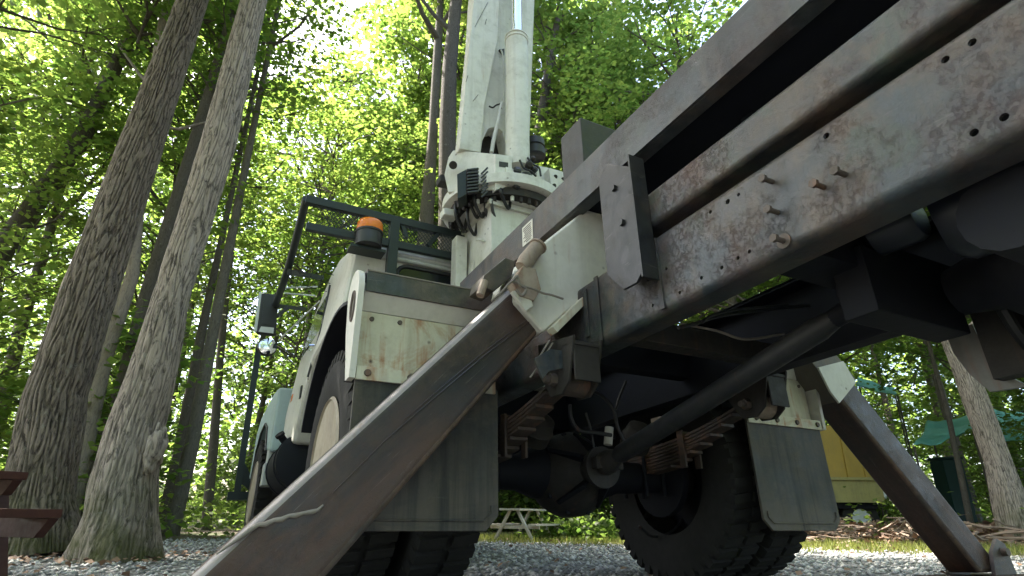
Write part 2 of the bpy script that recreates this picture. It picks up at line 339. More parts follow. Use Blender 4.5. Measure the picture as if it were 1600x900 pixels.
# decal near the crane foot
dc = part(MB().box((-.4405, -.497, 1.035), (-.4375, -.392, 1.145)), 'decal', 'decal')
ik = MB()
for i in range(9):
    z = 1.13-i*.0105; a = -.488+random.uniform(0, .012); e = -.402-random.uniform(0, .03)
    ik.box((-.4415, a, z-.0022), (-.4405, e, z+.0022))
ink = part(ik, 'decal_print', 'ink', dc); ink['kind'] = 'stuff'
# vertical bracket between the beams and the outrigger housing
bk = part(MB().prism([(-.508, -1.315, .90), (-.508, -1.315, .475), (-.508, -1.285, .452), (-.508, -1.215, .455), (-.508, -1.135, .545), (-.508, -1.135, .955), (-.508, -1.2, .985)], (.012, 0, 0))
   .box((-.508, -1.322, .46), (-.44, -1.312, .95)).box((-.496, -1.145, .56), (-.44, -1.135, .96)), 'hanger_bracket', 'bracket', bevel=.003)
for y, z in ((-1.225, .86), (-1.25, .70)): part(MB().lathe([(0, .014), (.012, .014)], (-.508, y, z), -X_, 6), 'bolt_head', 'bracket', bk)
part(MB().box((-.437, -1.325, .36), (-.4305, -1.305, .62)), 'weld_strip', 'rail')

# ---- outriggers
def outrigger_leg(quad, depth, name='outrigger_leg'):
    return MB().prism(quad, (0, depth, 0))
u1, u2 = PY(-.8, 793, 452), PY(-.8, 838, 519)
def ext(a, b, z): t = (z-a.z)/(b.z-a.z); return a+(b-a)*t
l1, l2 = PY(-.8, 300, 900), PY(-.8, 512, 900)
b1, b2 = ext(u1, l1, -.50), ext(u2, l2, -.50)
du = (u1-l1).normalized()*.25
leg = part(MB().prism([u1+du, b1, b2, u2+du], (0, .19, 0)), 'outrigger_leg', 'leg', bevel=.034, seg=4)
def rub_light(o):  # upper bevels lightened: wear plus an edge highlight put into the colour
    o.data.materials.append(M['edge']); o.data.materials.append(M['edge_rust'])
    for p in o.data.polygons:
        if -.97 < p.normal.y < -.08 and p.area < .2: p.material_index = 1 if p.normal.z > -.2 else 2
rub_light(leg)
leg['label'] = 'near outrigger leg of scraped dark steel with a pale gouge'
tf = lambda px, py, dy=-.8025: PY(dy, px, py)
part(MB().tube([tf(*p) for p in ((835, 497), (760, 553), (690, 612), (640, 655), (600, 690), (520, 770))], .0022, 6), 'weld_seam', 'leg', leg)
part(MB().tube([tf(*p) for p in ((822, 500), (752, 553), (682, 612), (632, 655))], .0016, 6), 'weld_seam', 'leg', leg)
g_ = [(505, 789), (497, 797), (488, 800), (474, 802), (462, 806), (452, 806), (440, 812), (428, 813), (414, 820), (404, 820), (392, 827), (372, 842), (352, 856), (338, 866)]
part(MB().tube([tf(x, y, -.803) for x, y in g_], [.003, .006, .008, .006, .009, .006, .009, .007, .009, .006, .008, .006, .004, .002], 6), 'gouge_bead', 'pale', leg, smooth=70)
part(MB().box((b1.x-.12, -.86, -.535), (b2.x+.12, -.55, -.505)).box((b1.x+.03, -.83, -.505), (b2.x-.03, -.815, -.41)), 'foot_pad', 'leg', leg, bevel=.005)
# white housing tube of the near outrigger
hq = [PY(-.83, *p) for p in ((952, 298), (955, 428), (850, 520), (790, 450), (845, 382))]
hb = part(MB().prism(hq[:3]+[PY(-.83, 806, 470), PY(-.83, 806, 428)]+hq[4:], (0, .26, 0)), 'outrigger_housing', 'white', bevel=.018, seg=3)
hb['label'] = 'cream outrigger housing with rusty lower lip'
part(MB().bar(PY(-.845, 862, 518), PY(-.845, 957, 424), .028, .05, up=(0, 1, 0)), 'lower_lip', 'rusty_white', hb, bevel=.003)
c0 = PY(-.86, 822, 408); c1 = PY(-.86, 838, 388)
dk = (c1-c0).normalized()
part(MB().tube([c0-dk*.04, c0, c1+dk*.01], [.026, .034, .031], 16).tube([c1+dk*.01, c1+dk*.02], .038, 16), 'hinge_knuckle', 'rustpin', hb, bevel=.003)
part(MB().prism([PY(-.88, *p) for p in ((800, 440), (812, 462), (835, 470), (846, 452), (838, 420), (818, 414))], (0, .05, 0)), 'hinge_plate', 'rustpin', hb, bevel=.006)
part(MB().prism([PY(-.80, *p) for p in ((752, 447), (756, 430), (790, 402), (806, 408), (800, 432), (772, 455))], (0, .12, 0)), 'hinge_ear', 'beam', hb, bevel=.006)
part(MB().tube([PY(-.8, 750, 462), PY(-.79, 757, 440)], .016, 10), 'pin', 'rustpin', hb)
part(MB().tube(smoothpath([PY(-.90, *p) for p in ((768, 470), (785, 455), (800, 440), (818, 447), (835, 452), (848, 458), (862, 461), (880, 467))]), .0045, 6), 'tie_wire', 'pale', hb)
part(MB().tube(smoothpath([PY(-.90, *p) for p in ((800, 440), (808, 432), (812, 444), (822, 452), (815, 462), (806, 452))]), .006, 6), 'tie_wire', 'pale', hb)
part(MB().prism([PY(-.875, *p) for p in ((800, 455), (823, 448), (834, 478), (822, 486))], (0, .02, 0)), 'keeper_plate', 'white', hb, bevel=.003)
# far outrigger
ra, rb_, rc, rd = PY(-.7, 1318, 627), PY(-.7, 1337, 600), PY(-.7, 1567, 890), PY(-.7, 1530, 890)
dR = (ra-rd).normalized()*.30
rc2, rd2 = ext(rb_, rc, -.50), ext(ra, rd, -.50)
leg2 = part(MB().prism([ra+dR, rb_+dR, rc2, rd2], (0, .18, 0)), 'outrigger_leg', 'leg_far', bevel=.022, seg=3)
rub_light(leg2); leg2['label'] = 'far outrigger leg, dark and shaded on its inner face'
part(MB().box((rd2.x-.12, -.80, -.545), (rc2.x+.14, -.42, -.515)), 'foot_pad', 'leg', leg2, bevel=.005)
for yy in (-.735, -.50):
    part(MB().prism([(rd2.x+.06, yy, -.515), (rc2.x+.05, yy, -.515), (rc2.x+.03, yy, -.36), (rc2.x-.04, yy, -.33), (rd2.x+.1, yy, -.40)], (0, .022, 0)), 'foot_lug', 'beam', leg2, bevel=.004)
part(MB().lathe([(0, .022), (.03, .022)], (rc2.x-.03, -.735, -.40), -Y_, 12), 'foot_pin', 'bolt', leg2)
sq = [PY(-.71, *p) for p in ((1222, 596), (1285, 560), (1330, 566), (1336, 600), (1318, 633), (1306, 628))]
sl2 = part(MB().prism([ra+dR*1.9+Vector((-.012, -.012, -.012)), rb_+dR*1.9+Vector((.012, -.012, .012)), rb_+dR*.05+Vector((.014, -.012, .012)), ra+dR*.05+Vector((-.012, -.012, -.014))], (0, .215, 0)), 'outrigger_housing', 'sleeve', bevel=.012)
part(MB().prism([PY(-.725, *p) for p in ((1279, 574), (1318, 564), (1338, 598), (1312, 630), (1298, 612))], (0, .012, 0)), 'cover_plate', 'white', sl2, bevel=.003)

# ---- mudflaps and the white boxes they hang from
def flap(x0, x1, sgn):
    o = part(MB().prism([(x0, -.6, .232), (x1, -.6, .232), (x1, -.6, -.235), (x1-.05, -.6, -.286), (x0+.05, -.6, -.286), (x0, -.6, -.235)], (0, .014, 0)), 'mudflap', 'rubber', bevel=.004)
    part(MB().tube([(x0+.03, -.602, -.2), (x0+.03, -.602, -.225), (x0+.06, -.602, -.252), (x1-.06, -.602, -.252), (x1-.03, -.602, -.225), (x1-.03, -.602, -.2)], .004, 6), 'moulded_rib', 'rubber', o)
    return o
flap(-1.25, -.684, -1); flap(.692, 1.24, 1)
def fender_box(s):
    def q(x): return s*x
    def bx(x0, x1): return (min(q(x0), q(x1)), max(q(x0), q(x1)))
    a, b_ = bx(-1.245, -.70)
    o = part(MB().box((a, -.56, .258), (b_, -.545, .492)), 'fender_box', 'rusty_white', bevel=.003)
    part(MB().prism([(a, -.56, .494), (a, -.60, .556), (a, -.585, .60), (a, -.54, .60), (a, -.54, .494)], (b_-a, 0, 0)), 'upper_panel', 'white', o, bevel=.003)
    part(MB().box((a, -.612, .556), (b_, -.602, .640)).box((a, -.602, .630), (b_, -.42, .640)), 'top_lip', 'beam', o, bevel=.004)
    part(MB().box((a, -.614, .640), (b_, -.55, .645)), 'lip_edge', 'pale', o)
    part(MB().box((a-.005, -.612, .212), (b_, -.600, .262)).box((a, -.602, .252), (b_, -.56, .262)), 'clamp_strip', 'rusty_white', o, bevel=.003)
    xb = [-1.21, -1.05, -.9, -.75]
    for x in xb: part(MB().lathe([(0, .014), (.009, .012)], (q(x), -.612, .238), -Y_, 12), 'clamp_bolt', 'bolt', o, bevel=.002)
    # side plate with rounded top and an oval hole
    prof = [(-.615, .215), (-.625, .55)]
    for i in range(9):
        a_ = math.pi*(1-i/8); prof.append((-.535+.09*math.cos(a_), .575+.085*math.sin(a_)))
    prof += [(-.475, .42), (-.555, .215)]
    side = MB().prism([(q(-1.275), y, z) for y, z in prof], (s*.022, 0, 0))
    h = MB()
    ring = [(q(-1.30), -.56+.028*math.cos(i*math.pi/8), .505+.058*math.sin(i*math.pi/8)) for i in range(16)]
    h.prism(ring, (s*.1, 0, 0))
    sp = part(side, 'side_plate', 'white', o, holes=h)
    part(MB().tube([Vector((q(-1.277), -.56+.030*math.cos(i*math.pi/8), .505+.060*math.sin(i*math.pi/8))) for i in range(17)], .005, 6, False), 'hole_rim', 'bolt', o)
    part(MB().box((a, -.54, .258), (b_, -.38, .27)), 'inner_shelf', 'black', o)
    for k in range(5 if s < 0 else 2):
        x = -1.2+k*.11
        part(MB().lathe([(0, .010), (.006, .009)], (q(x), -.56, .47-random.uniform(0, .02)), -Y_, 8), 'rivet', 'bolt', o)
    return o
fender_box(-1)['label'] = 'near rear fender box, rust streaked, over the mudflap'
fender_box(1)

# ---- wheels
def tyre_mb(cx, R=.52, wd=.27, seg=56, lugs=True, cy=0, cz=0):
    m = MB(); hw = wd/2
    prof = [(-hw*.78, .285), (-hw*.95, .33), (-hw, .40), (-hw*.96, .46), (-hw*.86, R-.028), (-hw*.72, R-.016), (hw*.72, R-.016), (hw*.86, R-.028), (hw*.96, .46), (hw, .40), (hw*.95, .33), (hw*.78, .285)]
    m.lathe(prof, (cx, cy, cz), X_, seg)
    m.f = [f for f in m.f if len(f) == 4]
    if lugs:
        for sd_ in (-1, 1):
            n_ = 44
            for i in range(n_):
                a = 2*math.pi*(i+(.5 if sd_ > 0 else 0))/n_; da = 2*math.pi/n_*.30
                pts = []
                for (xx, rr) in ((.97, .44), (.90, R), (.10, R+.001), (.10, R-.03), (.80, R-.04)):
                    for sg in (-1, 1):
                        aa = a+sg*da+(.04*(1-xx)*sd_); pts.append((cx+sd_*hw*xx, cy+math.cos(aa)*rr, cz+math.sin(aa)*rr))
                m.add(pts, [(0, 1, 3, 2), (2, 3, 5, 4), (4, 5, 7, 6), (0, 2, 4, 6, 8), (1, 9, 7, 5, 3), (0, 8, 9, 1)])
    return m
def wheel(cx, s, cy=0, cz=0, dish=0, rimmat='rim', R=.52):
    hub = MB().lathe([(-.05, .10), (.02, .10), (.03, .06), (.05, .055)], (cx, cy, cz), X_*s, 20)
    o = part(hub, 'wheel', 'brownblack')
    part(tyre_mb(cx, cy=cy, cz=cz, R=R), 'tyre', 'tyre', o)
    part(MB().lathe([(.125, .305), (.135, .292), (.10, .275), (.085, .25), (.075+dish, .20), (.07+dish, .12), (.065+dish, .0)], (cx, cy, cz), X_*s, 40), 'rim', rimmat, o, smooth=50)
    return o
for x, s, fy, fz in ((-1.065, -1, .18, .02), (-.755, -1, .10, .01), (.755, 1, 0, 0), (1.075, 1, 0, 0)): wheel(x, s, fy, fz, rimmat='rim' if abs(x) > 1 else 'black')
for x, s in ((-1.04, -1), (1.04, 1)): wheel(x, s, cy=4.1, cz=.225, R=.52)
part(MB().tube([(-1.0, 4.1, .225), (1.0, 4.1, .225)], .06, 12), 'front_axle', 'black')
# inner rims seen from the axle side
# ---- rear axle
ax = part(MB().tube([(-.62, 0, 0), (-.3, 0, 0), (-.2, 0, .01), (.2, 0, .01), (.3, 0, 0), (.62, 0, 0)], [.075, .085, .13, .13, .085, .075], 20), 'rear_axle', 'black', smooth=50)
part(MB().lathe([(-.12, .15), (-.08, .185), (-.02, .205), (.07, .205), (.14, .165), (.20, .11), (.24, .075), (.29, .075), (.30, .095), (.325, .095)], (0, 0, 0), -Y_, 36), 'differential', 'brownblack', ax, smooth=40)
for i in range(10):
    a = i*2*math.pi/10; part(MB().lathe([(0, .014), (.02, .014)], (.19*math.cos(a), -.075, .19*math.sin(a)), -Y_, 6), 'bolt_head', 'black', ax)
for a in (0.6, 1.6, 2.6, 4.0, 5.3):
    d_ = Vector((math.cos(a), 0, math.sin(a))); part(MB().bar(Vector((0, -.10, 0))+d_*.175, Vector((0, -.26, 0))+d_*.085, .02, .05, up=(0, 1, 0)), 'cast_rib', 'black', ax)
for x in (-.64, .64): part(MB().lathe([(0, .20), (.04, .20), (.06, .14)], (x, 0, 0), X_*(1 if x < 0 else -1), 28), 'brake_drum', 'black', ax)
# brake chambers and shaft line
for x in (-.30, .30): part(MB().lathe([(0, .05), (.01, .075), (.06, .078), (.07, .085), (.08, .078), (.13, .07), (.15, .03)], (x, -.18, .12), Vector((0, -.3, .3)), 18), 'brake_chamber', 'brownblack', ax, smooth=40)
s0, s1 = Vector((0, -.34, .013)), Vector((0, -1.70, .318)); sdv = (s1-s0).normalized()
sh = part(MB().tube([s0+sdv*.10, s0+sdv*.13, s1-sdv*.16, s1-sdv*.14, s1-sdv*.10], [.032, .040, .040, .036, .03], 24), 'drive_shaft', 'shaft', smooth=40)
part(MB().tube([s0, s0+sdv*.04, s0+sdv*.11], [.055, .055, .03], 16).bar(s0+Vector((-.075, -.02, 0)), s0+Vector((.075, -.02, 0)), .04, .05), 'universal_joint', 'brownblack', sh, smooth=40)
part(MB().tube([s1-sdv*.11, s1, s1+sdv*.03], [.03, .035, .055], 16).bar(s1+Vector((-.07, -.02, 0)), s1+Vector((.07, -.02, 0)), .045, .045), 'universal_joint', 'black', sh, smooth=40)
wb = s0+sdv*.42
part(MB().box((-.028, wb.y-.035, wb.z+.026), (.0, wb.y+.025, wb.z+.043)), 'balance_weight', 'rustpin', sh, bevel=.003)
# ---- springs and hangers
def spring(x, mat='spring'):
    tot = 8; o = None
    for k in range(tot):
        half = .80-.075*k; pts = []
        n_ = 12
        for i in range(n_+1):
            y = -half+2*half*i/n_; pts.append((y, .135+.11*(y/.8)**2-.0165*k))
        m = MB(); vs = []
        for y, z in pts: vs += [(x-.042, y, z-.0065), (x+.042, y, z-.0065), (x+.042, y, z+.0065), (x-.042, y, z+.0065)]
        fs = [(3, 2, 1, 0), tuple(range(n_*4, n_*4+4))]
        for i in range(n_):
            for j in range(4): fs.append((i*4+j, i*4+(j+1) % 4, i*4+4+(j+1) % 4, i*4+4+j))
        m.add(vs, fs)
        if o is None: o = part(m, 'leaf_spring', mat)
        else: part(m, 'spring_leaf', mat, o)
    for y in (-.38, .38): part(MB().box((x-.055, y-.02, .01), (x-.044, y+.02, .19)).box((x+.044, y-.02, .01), (x+.055, y+.02, .19)).box((x-.055, y-.02, .175), (x+.055, y+.02, .185)), 'spring_clip', mat, o)
    for y in (-.09, .09): part(MB().tube([(x-.06, y, -.1), (x-.06, y, .20), (x+.06, y, .20), (x+.06, y, -.1)], .011, 8), 'u_bolt', 'black', o)
    return o
spring(-.50); spring(.50)
def hanger(x):
    m = MB(); s = -1 if x < 0 else 1
    for dx in (-.065, .055): m.prism([(x+dx, -.98, .36), (x+dx, -.72, .40), (x+dx, -.74, .26), (x+dx, -.80, .17), (x+dx, -.88, .165), (x+dx, -.93, .20)], (.012, 0, 0))
    m.box((x-.065, -.97, .33), (x+.067, -.74, .346)).box((x-.055, -.965, .2), (x+.055, -.955, .34))
    o = part(m, 'spring_hanger', 'brownblack', bevel=.004)
    part(MB().tube([(x-.055, -.845, .225), (x+.06, -.845, .225)], .055, 20), 'spring_eye', 'spring' if x < 0 else 'rustpin', o)
    part(MB().lathe([(0, .024), (.028, .024)], (x-.065, -.845, .225), -X_, 6).lathe([(.028, .014), (.05, .014)], (x-.065, -.845, .225), -X_, 10), 'pin_nut', 'bolt', o, bevel=.002)
    return o
hanger(-.50); hanger(.50)
# ragged gusset and strips above the near hanger
part(MB().prism([PY(-.9, *p) for p in ((835, 560), (860, 545), (882, 548), (880, 575), (858, 580), (848, 592))], (0, .012, 0)), 'gusset', 'beam', bevel=.002)
for a, b_ in (((838, 566), (858, 532)), ((843, 570), (863, 536)), ((828, 590), (846, 566))): part(MB().bar(PY(-.86, *a), PY(-.86, *b_), .010, .004), 'strap', 'pale')
part(MB().box((-.437, -.98, .36), (-.432, -.955, .625)).box((-.437, -.90, .40), (-.432, -.875, .60)), 'rail_splice', 'rail', bevel=.001)
# cross members
def cross(y, z0, z1, sag=0., mat='brownblack', w_=.08, name='cross_member'):
    m = MB(); n_ = 8; vs = []
    for i in range(n_+1):
        x = -.415+.83*i/n_; q = 1-(2*i/n_-1)**2; d = -sag*q
        vs += [(x, y, z0+d), (x, y+w_, z0+d), (x, y+w_, z1+d*.3), (x, y, z1+d*.3)]
    fs = [(3, 2, 1, 0), tuple(range(n_*4, n_*4+4))]+[(i*4+j, i*4+(j+1) % 4, i*4+4+(j+1) % 4, i*4+4+j) for i in range(n_) for j in range(4)]
    return part(m.add(vs, fs), name, mat, bevel=.006)
cross(-1.06, .352, .44, -.0); cross(-.55, .42, .60, mat='black'); cross(.6, .36, .6, mat='black'); cross(-1.80, .36, .47, mat='black', w_=.14); cross(-2.6, .36, .6, mat='black')
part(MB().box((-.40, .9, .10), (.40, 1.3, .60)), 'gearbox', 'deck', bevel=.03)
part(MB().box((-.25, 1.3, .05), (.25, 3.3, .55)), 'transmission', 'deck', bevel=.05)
part(MB().box((-.15, -1.82, .22), (.30, -1.72, .42)).lathe([(-.06, .085), (.06, .085)], (0, -1.735, .335), Y_, 18), 'shaft_bearing_mount', 'black', bevel=.008)
# air tank, second axle case and bits at the back
part(MB().lathe([(0, .02), (.01, .11), (.05, .135), (.30, .135), (.305, .142), (.33, .142), (.335, .135), (.75, .135)], (-.05, -1.97, .445), Vector((.25, -.95, .03)), 28), 'air_tank', 'tank', smooth=40)
part(MB().lathe([(0, .05), (.02, .07), (.12, .07), (.14, .06)], (-.06, -1.80, .475), Vector((.1, -.95, 0)), 18), 'relay_valve', 'tank', smooth=40)
part(MB().lathe([(-.2, .10), (-.1, .16), (0, .19), (.12, .17), (.2, .09), (.3, .07)], (.22, -2.15, .33), Y_, 24).tube([(-.3, -2.2, .28), (.75, -2.2, .28)], .09, 16), 'second_differential', 'black', smooth=40)
part(MB().tube(smoothpath([PY(-1.9, *p) for p in ((1528, 385), (1540, 430), (1560, 470), (1590, 520), (1625, 560))]), .018, 8), 'air_hose', 'hose')
# curved guard plate behind the far rail
A_ = [(1478, 520), (1490, 552), (1515, 585), (1547, 612), (1600, 604), (1660, 585)]
B_ = [(1519, 506), (1532, 535), (1555, 565), (1580, 590), (1600, 600), (1660, 560)]
m = MB(); vs = []
for a, b_ in zip(A_, B_):
    for yy in (0, .02):
        pa, pb = PX(.47, *a), PX(.47, *b_); vs += [pa+Vector((yy, 0, 0)), pb+Vector((yy, 0, 0))]
fs = []
for i in range(5):
    k = i*4; fs += [(k, k+1, k+5, k+4), (k+2, k+6, k+7, k+3), (k, k+4, k+6, k+2), (k+1, k+3, k+7, k+5)]
fs += [(0, 2, 3, 1), (20, 21, 23, 22)]
gp = part(m.add(vs, fs), 'guard_plate', 'guard', smooth=60); gp['label'] = 'curved weathered guard plate at the back'
part(MB().box((.40, -2.6, .10), (.46, -1.79, .31)), 'guard_web', 'brownblack')
# hoses and pipes
def hose(pl, pts, r=.006, mat='hose', name='brake_hose'): part(MB().tube(smoothpath([PY(pl, *p) for p in pts]), r, 7), name, mat)
hose(-.35, ((890, 632), (893, 655), (905, 672), (930, 676), (955, 680)), .010, 'shaft')
hose(-.35, ((918, 608), (940, 618), (958, 640), (965, 668), (975, 690)), .009, 'shaft')
hose(-.30, ((915, 645), (922, 668), (928, 700)), .007)
hose(-.40, ((978, 596), (968, 620), (962, 640)), .007)
hose(.1, ((1066, 705), (1077, 735), (1080, 765), (1072, 800), (1050, 830), (1020, 838), (998, 822)), .008, 'shaft')
hose(-1.25, ((1060, 512), (1090, 505), (1120, 495), (1180, 486), (1230, 480), (1300, 476)), .007, 'shaft', 'air_pipe')
hose(-1.3, ((1098, 503), (1110, 494), (1150, 484), (1230, 477)), .005, 'shaft', 'air_pipe')
hose(-1.2, ((1065, 506), (1120, 517), (1165, 530), (1225, 522)), .005, 'pale', 'air_pipe')
hose(-1.6, ((1360, 466), (1410, 468), (1440, 462), (1480, 455)), .006, 'shaft', 'air_pipe')
hose(-1.6, ((1365, 472), (1405, 475), (1440, 471), (1478, 462)), .005, 'shaft', 'air_pipe')
part(MB().tube([PY(-.25, 952, 668), PY(-.25, 950, 695)], .022, 12), 'fluid_bottle', 'decal')

# ---- cab: extruded side profile, tumblehome, windows, roof
XC = 1.0
prof = [(1.10, 1.18), (1.10, 1.56), (1.14, 1.64), (1.28, 1.72), (1.80, 1.88), (2.20, 1.90), (2.42, 1.84), (2.75, 1.72), (3.12, 1.36), (3.22, .85), (3.10, .50), (2.40, .46), (2.16, .78), (1.92, 1.03), (1.30, 1.16)]
def xw(z): return XC-max(0, z-1.45)*.10 + (0.06 if z < 1.0 else .06*max(0, (1.3-z)/.3) if z < 1.3 else 0)
m = MB(); k = len(prof)
m.add([(-xw(z), y, z) for y, z in prof]+[(xw(z), y, z) for y, z in prof], [tuple(range(k)), tuple(range(2*k-1, k-1, -1))]+[(i, i+k, (i+1) % k+k, (i+1) % k) for i in range(k)])
cab = part(m, 'cab', 'white', bevel=.045, seg=3)
part(MB().tube([(-.93, 1.09, 1.608), (.93, 1.09, 1.608)], .020, 12).tube([(-.93, 1.095, 1.645), (.93, 1.095, 1.645)], .024, 12).box((-.94, 1.10, 1.66), (.94, 1.3, 1.715)), 'roof_gutter', 'silver', cab, bevel=.008)
# rear window with rounded corners
def rrect(x0, x1, z0, z1, r, y):
    pts = []
    for cx, cz, a0 in ((x1-r, z1-r, 0), (x0+r, z1-r, 90), (x0+r, z0+r, 180), (x1-r, z0+r, 270)):
        for i in range(5): a = math.radians(a0+i*22.5); pts.append(Vector((cx+r*math.cos(a), y, cz+r*math.sin(a))))
    return pts
win = part(MB().prism(rrect(-.66, .66, 1.22, 1.555, .07, 1.092), (0, .004, 0)), 'rear_window', 'glass', cab)
rr = rrect(-.665, .665, 1.215, 1.56, .075, 1.09); part(MB().tube(rr+[rr[0]], .016, 8, False), 'window_seal', 'hose', cab)
part(MB().box((-.2, 1.086, 1.22), (-.185, 1.0915, 1.555)), 'window_divider', 'hose', cab)
# door window, door gap, vent and handle on the near side
part(MB().prism([(-1.0, 2.05, 1.33), (-.982, 2.05, 1.63), (-.978, 2.55, 1.66), (-.985, 2.85, 1.55), (-1.0, 2.98, 1.35)], (-.008, 0, 0)), 'door_window', 'glass', cab)
for pts in ([(-1.003, 1.98, 1.35), (-.985, 1.98, 1.70)], [(-1.064, 1.98, .9), (-1.006, 1.98, 1.35)]): part(MB().tube(pts, .008, 6), 'door_gap', 'hose', cab)
part(MB().box((-1.068, 2.25, .80), (-1.056, 2.31, .90)), 'side_vent', 'hose', cab)
part(MB().tube([(-1.03, 2.1, 1.2), (-1.06, 2.1, 1.2), (-1.06, 2.24, 1.2), (-1.03, 2.24, 1.2)], .01, 8), 'door_handle', 'chrome', cab)
part(MB().box((-1.045, 2.95, .93), (-1.03, 3.05, .99)), 'marker_light', 'amber', cab)
# hood and pale blue front fender
def hood_prof(s): return [(3.18, .50), (3.18, 1.10), (3.6, 1.14), (4.7, 1.10), (5.02, .98), (5.08, .45), (4.72, .40), (4.62, .70), (4.35, .86), (4.0, .90), (3.7, .80), (3.5, .55)]
for s in (-1, 1):
    fd = part(MB().prism([(s*1.15, y, z) for y, z in hood_prof(s)], (-s*.42, 0, 0)), 'front_fender', 'blue', bevel=.035, seg=3)
    part(MB().tube([(s*1.152, y, z) for y, z in hood_prof(s)[6:]], .012, 8), 'arch_lip', 'hose', fd)
part(MB().box((-.74, 3.2, .6), (.74, 5.05, 1.32)), 'hood', 'white', bevel=.08, seg=3)
part(MB().box((-1.12, 5.08, .18), (1.12, 5.26, .42)), 'front_bumper', 'black', bevel=.02)
# running board, tank and steps
ft = part(MB().lathe([(0, .20), (.02, .235), (.10, .235), (.105, .245), (.13, .245), (.135, .235), (.62, .235), (.625, .245), (.65, .245), (.655, .235), (.76, .22)], (-.92, 2.46, .34), Y_, 28), 'fuel_tank', 'black', smooth=40)
part(MB().lathe([(0, .03), (.05, .03), (.055, .04), (.08, .04)], (-1.08, 2.75, .53), Vector((-.6, -.3, .6)), 14), 'filler_cap', 'black', ft)
part(MB().box((-1.16, 3.3, .22), (-.8, 3.48, .42)).box((-1.14, 3.3, .42), (-1.1, 3.48, .62)), 'step', 'silver', bevel=.01)
# inner wheel arch above the rear tyres
m = MB(); vs = []; n_ = 14
for i in range(n_+1):
    a = math.radians(15+112*i/n_); y, z = .66*math.cos(a), .08+.60*math.sin(a)
    vs += [(-1.24, y, z), (-.52, y, z), (-.52, y*1.02, z+.015), (-1.24, y*1.02, z+.015)]
fs = [(i*4+j, i*4+(j+1) % 4, i*4+4+(j+1) % 4, i*4+4+j) for i in range(n_) for j in range(4)]+[(3, 2, 1, 0), tuple(range(n_*4, n_*4+4))]
part(MB().add(vs, fs), 'wheel_arch', 'black', smooth=50)
part(MB().add([(-v[0], v[1], v[2]) for v in vs], fs), 'wheel_arch', 'black', smooth=50)
# flat body floor over the wheels, behind the cab
part(MB().box((-.9, .5, .70), (-.45, 1.05, .74)), 'body_floor', 'black')

# ---- headache rack, limb guard, beacon
YR = 1.0
P = lambda x, y, yy=YR: PY(yy, x, y)
Lc, Rcn = P(482, 313), P(716, 368); Rcn2 = Rcn+(Rcn-Lc).normalized()*1.2
L2 = P(478, 354); R2 = P(716, 403); R22 = R2+(R2-L2).normalized()*1.2
rack = part(MB().bar(Lc-X_*.02, Rcn2, .05, .06), 'headache_rack', 'rackgreen', bevel=.006)
part(MB().bar(L2, R22, .04, .055), 'rack_bar', 'rackgreen', rack, bevel=.005)
for x in (-.735, .60): part(MB().box((x-.035, YR-.03, 1.15), (x+.035, YR+.03, 1.86)), 'rack_post', 'rackgreen', rack, bevel=.005)
part(MB().bar(P(668, 384), P(690, 360), .035, .03), 'rack_brace', 'rackgreen', rack)
part(MB().bar(P(635, 372), P(628, 352), .03, .03), 'rack_brace', 'rackgreen', rack)
msh = MB(); px0, px1 = L2.x+.03, R22.x
zt = lambda x: Lc.z+(Rcn.z-Lc.z)*(x-Lc.x)/(Rcn.x-Lc.x)
zb = lambda x: L2.z+(R2.z-L2.z)*(x-L2.x)/(R2.x-L2.x)
x = px0-.2
while x < px1:
    for sg in (1, -1):
        xa, xb = (x, x+.16) if sg > 0 else (x+.16, x)
        if max(xa, xb) < px1 and min(xa, xb) > px0-.02: msh.bar((xa, YR+.01*sg, zb(xa)), (xb, YR+.01*sg, zt(xb)), .004, .004)
    x += .028
o = part(msh, 'mesh_screen', 'rackgreen', rack, fix=False); o['kind'] = 'stuff'
# guard rail running forward to the bumper post
G1 = PX(-1.35, 440, 450); G2 = PY(5.2, 404, 545); G3 = PY(5.2, 370, 772)
gd = part(MB().tube(smoothpath([Lc+Vector((-.015, 0, .01)), Lc.lerp(G1, .55), G1, G1.lerp(G2, .5), G2]), .028, 12), 'limb_guard', 'rackgreen', smooth=60)
part(MB().bar(G2+Vector((0, 0, .05)), G3, .07, .07), 'guard_post', 'rackgreen', gd)
part(MB().bar(PY(5.2, 355, 775), PY(5.2, 392, 775), .09, .09), 'guard_foot', 'rackgreen', gd)
part(MB().prism([PY(5.19, *p) for p in ((378, 715), (374, 752), (392, 768), (392, 742))], (0, .05, 0)), 'guard_gusset', 'rackgreen', gd)
ga = PX(-1.35, 452, 425); part(MB().bar(ga, PX(-.99, 503, 434), .035, .04), 'guard_bar', 'rackgreen', gd)
gm = MB()
gl0, gl1 = L2, ga
for i in range(1, 9):
    t = i/9; a = Lc.lerp(G1, t); gm.bar(a, Vector((-1.0, a.y+.05, a.z-.02)), .004, .004)
for i in range(1, 4):
    x = -1.345+.345*i/4; gm.bar((x, 1.02, 1.80), (x, 1.95, 1.60), .004, .004)
o = part(gm, 'mesh_screen', 'rackgreen', gd, fix=False); o['kind'] = 'stuff'
bc = PY(.92, 577, 366)
be = part(MB().lathe([(-.105, .075), (-.10, .09), (-.05, .092), (-.04, .09), (-.005, .09), (0, .095), (.014, .095)], bc, Z_, 26), 'beacon', 'hose', smooth=40)
part(MB().lathe([(.014, .088), (.022, .092), (.075, .088), (.092, .08), (.10, .06), (.102, .0)], bc, Z_, 28), 'beacon_lens', 'amber', be, smooth=50)
part(MB().box((bc.x-.12, .90, bc.z-.125), (bc.x+.12, 1.02, bc.z-.105)), 'beacon_bracket', 'rackgreen', be)
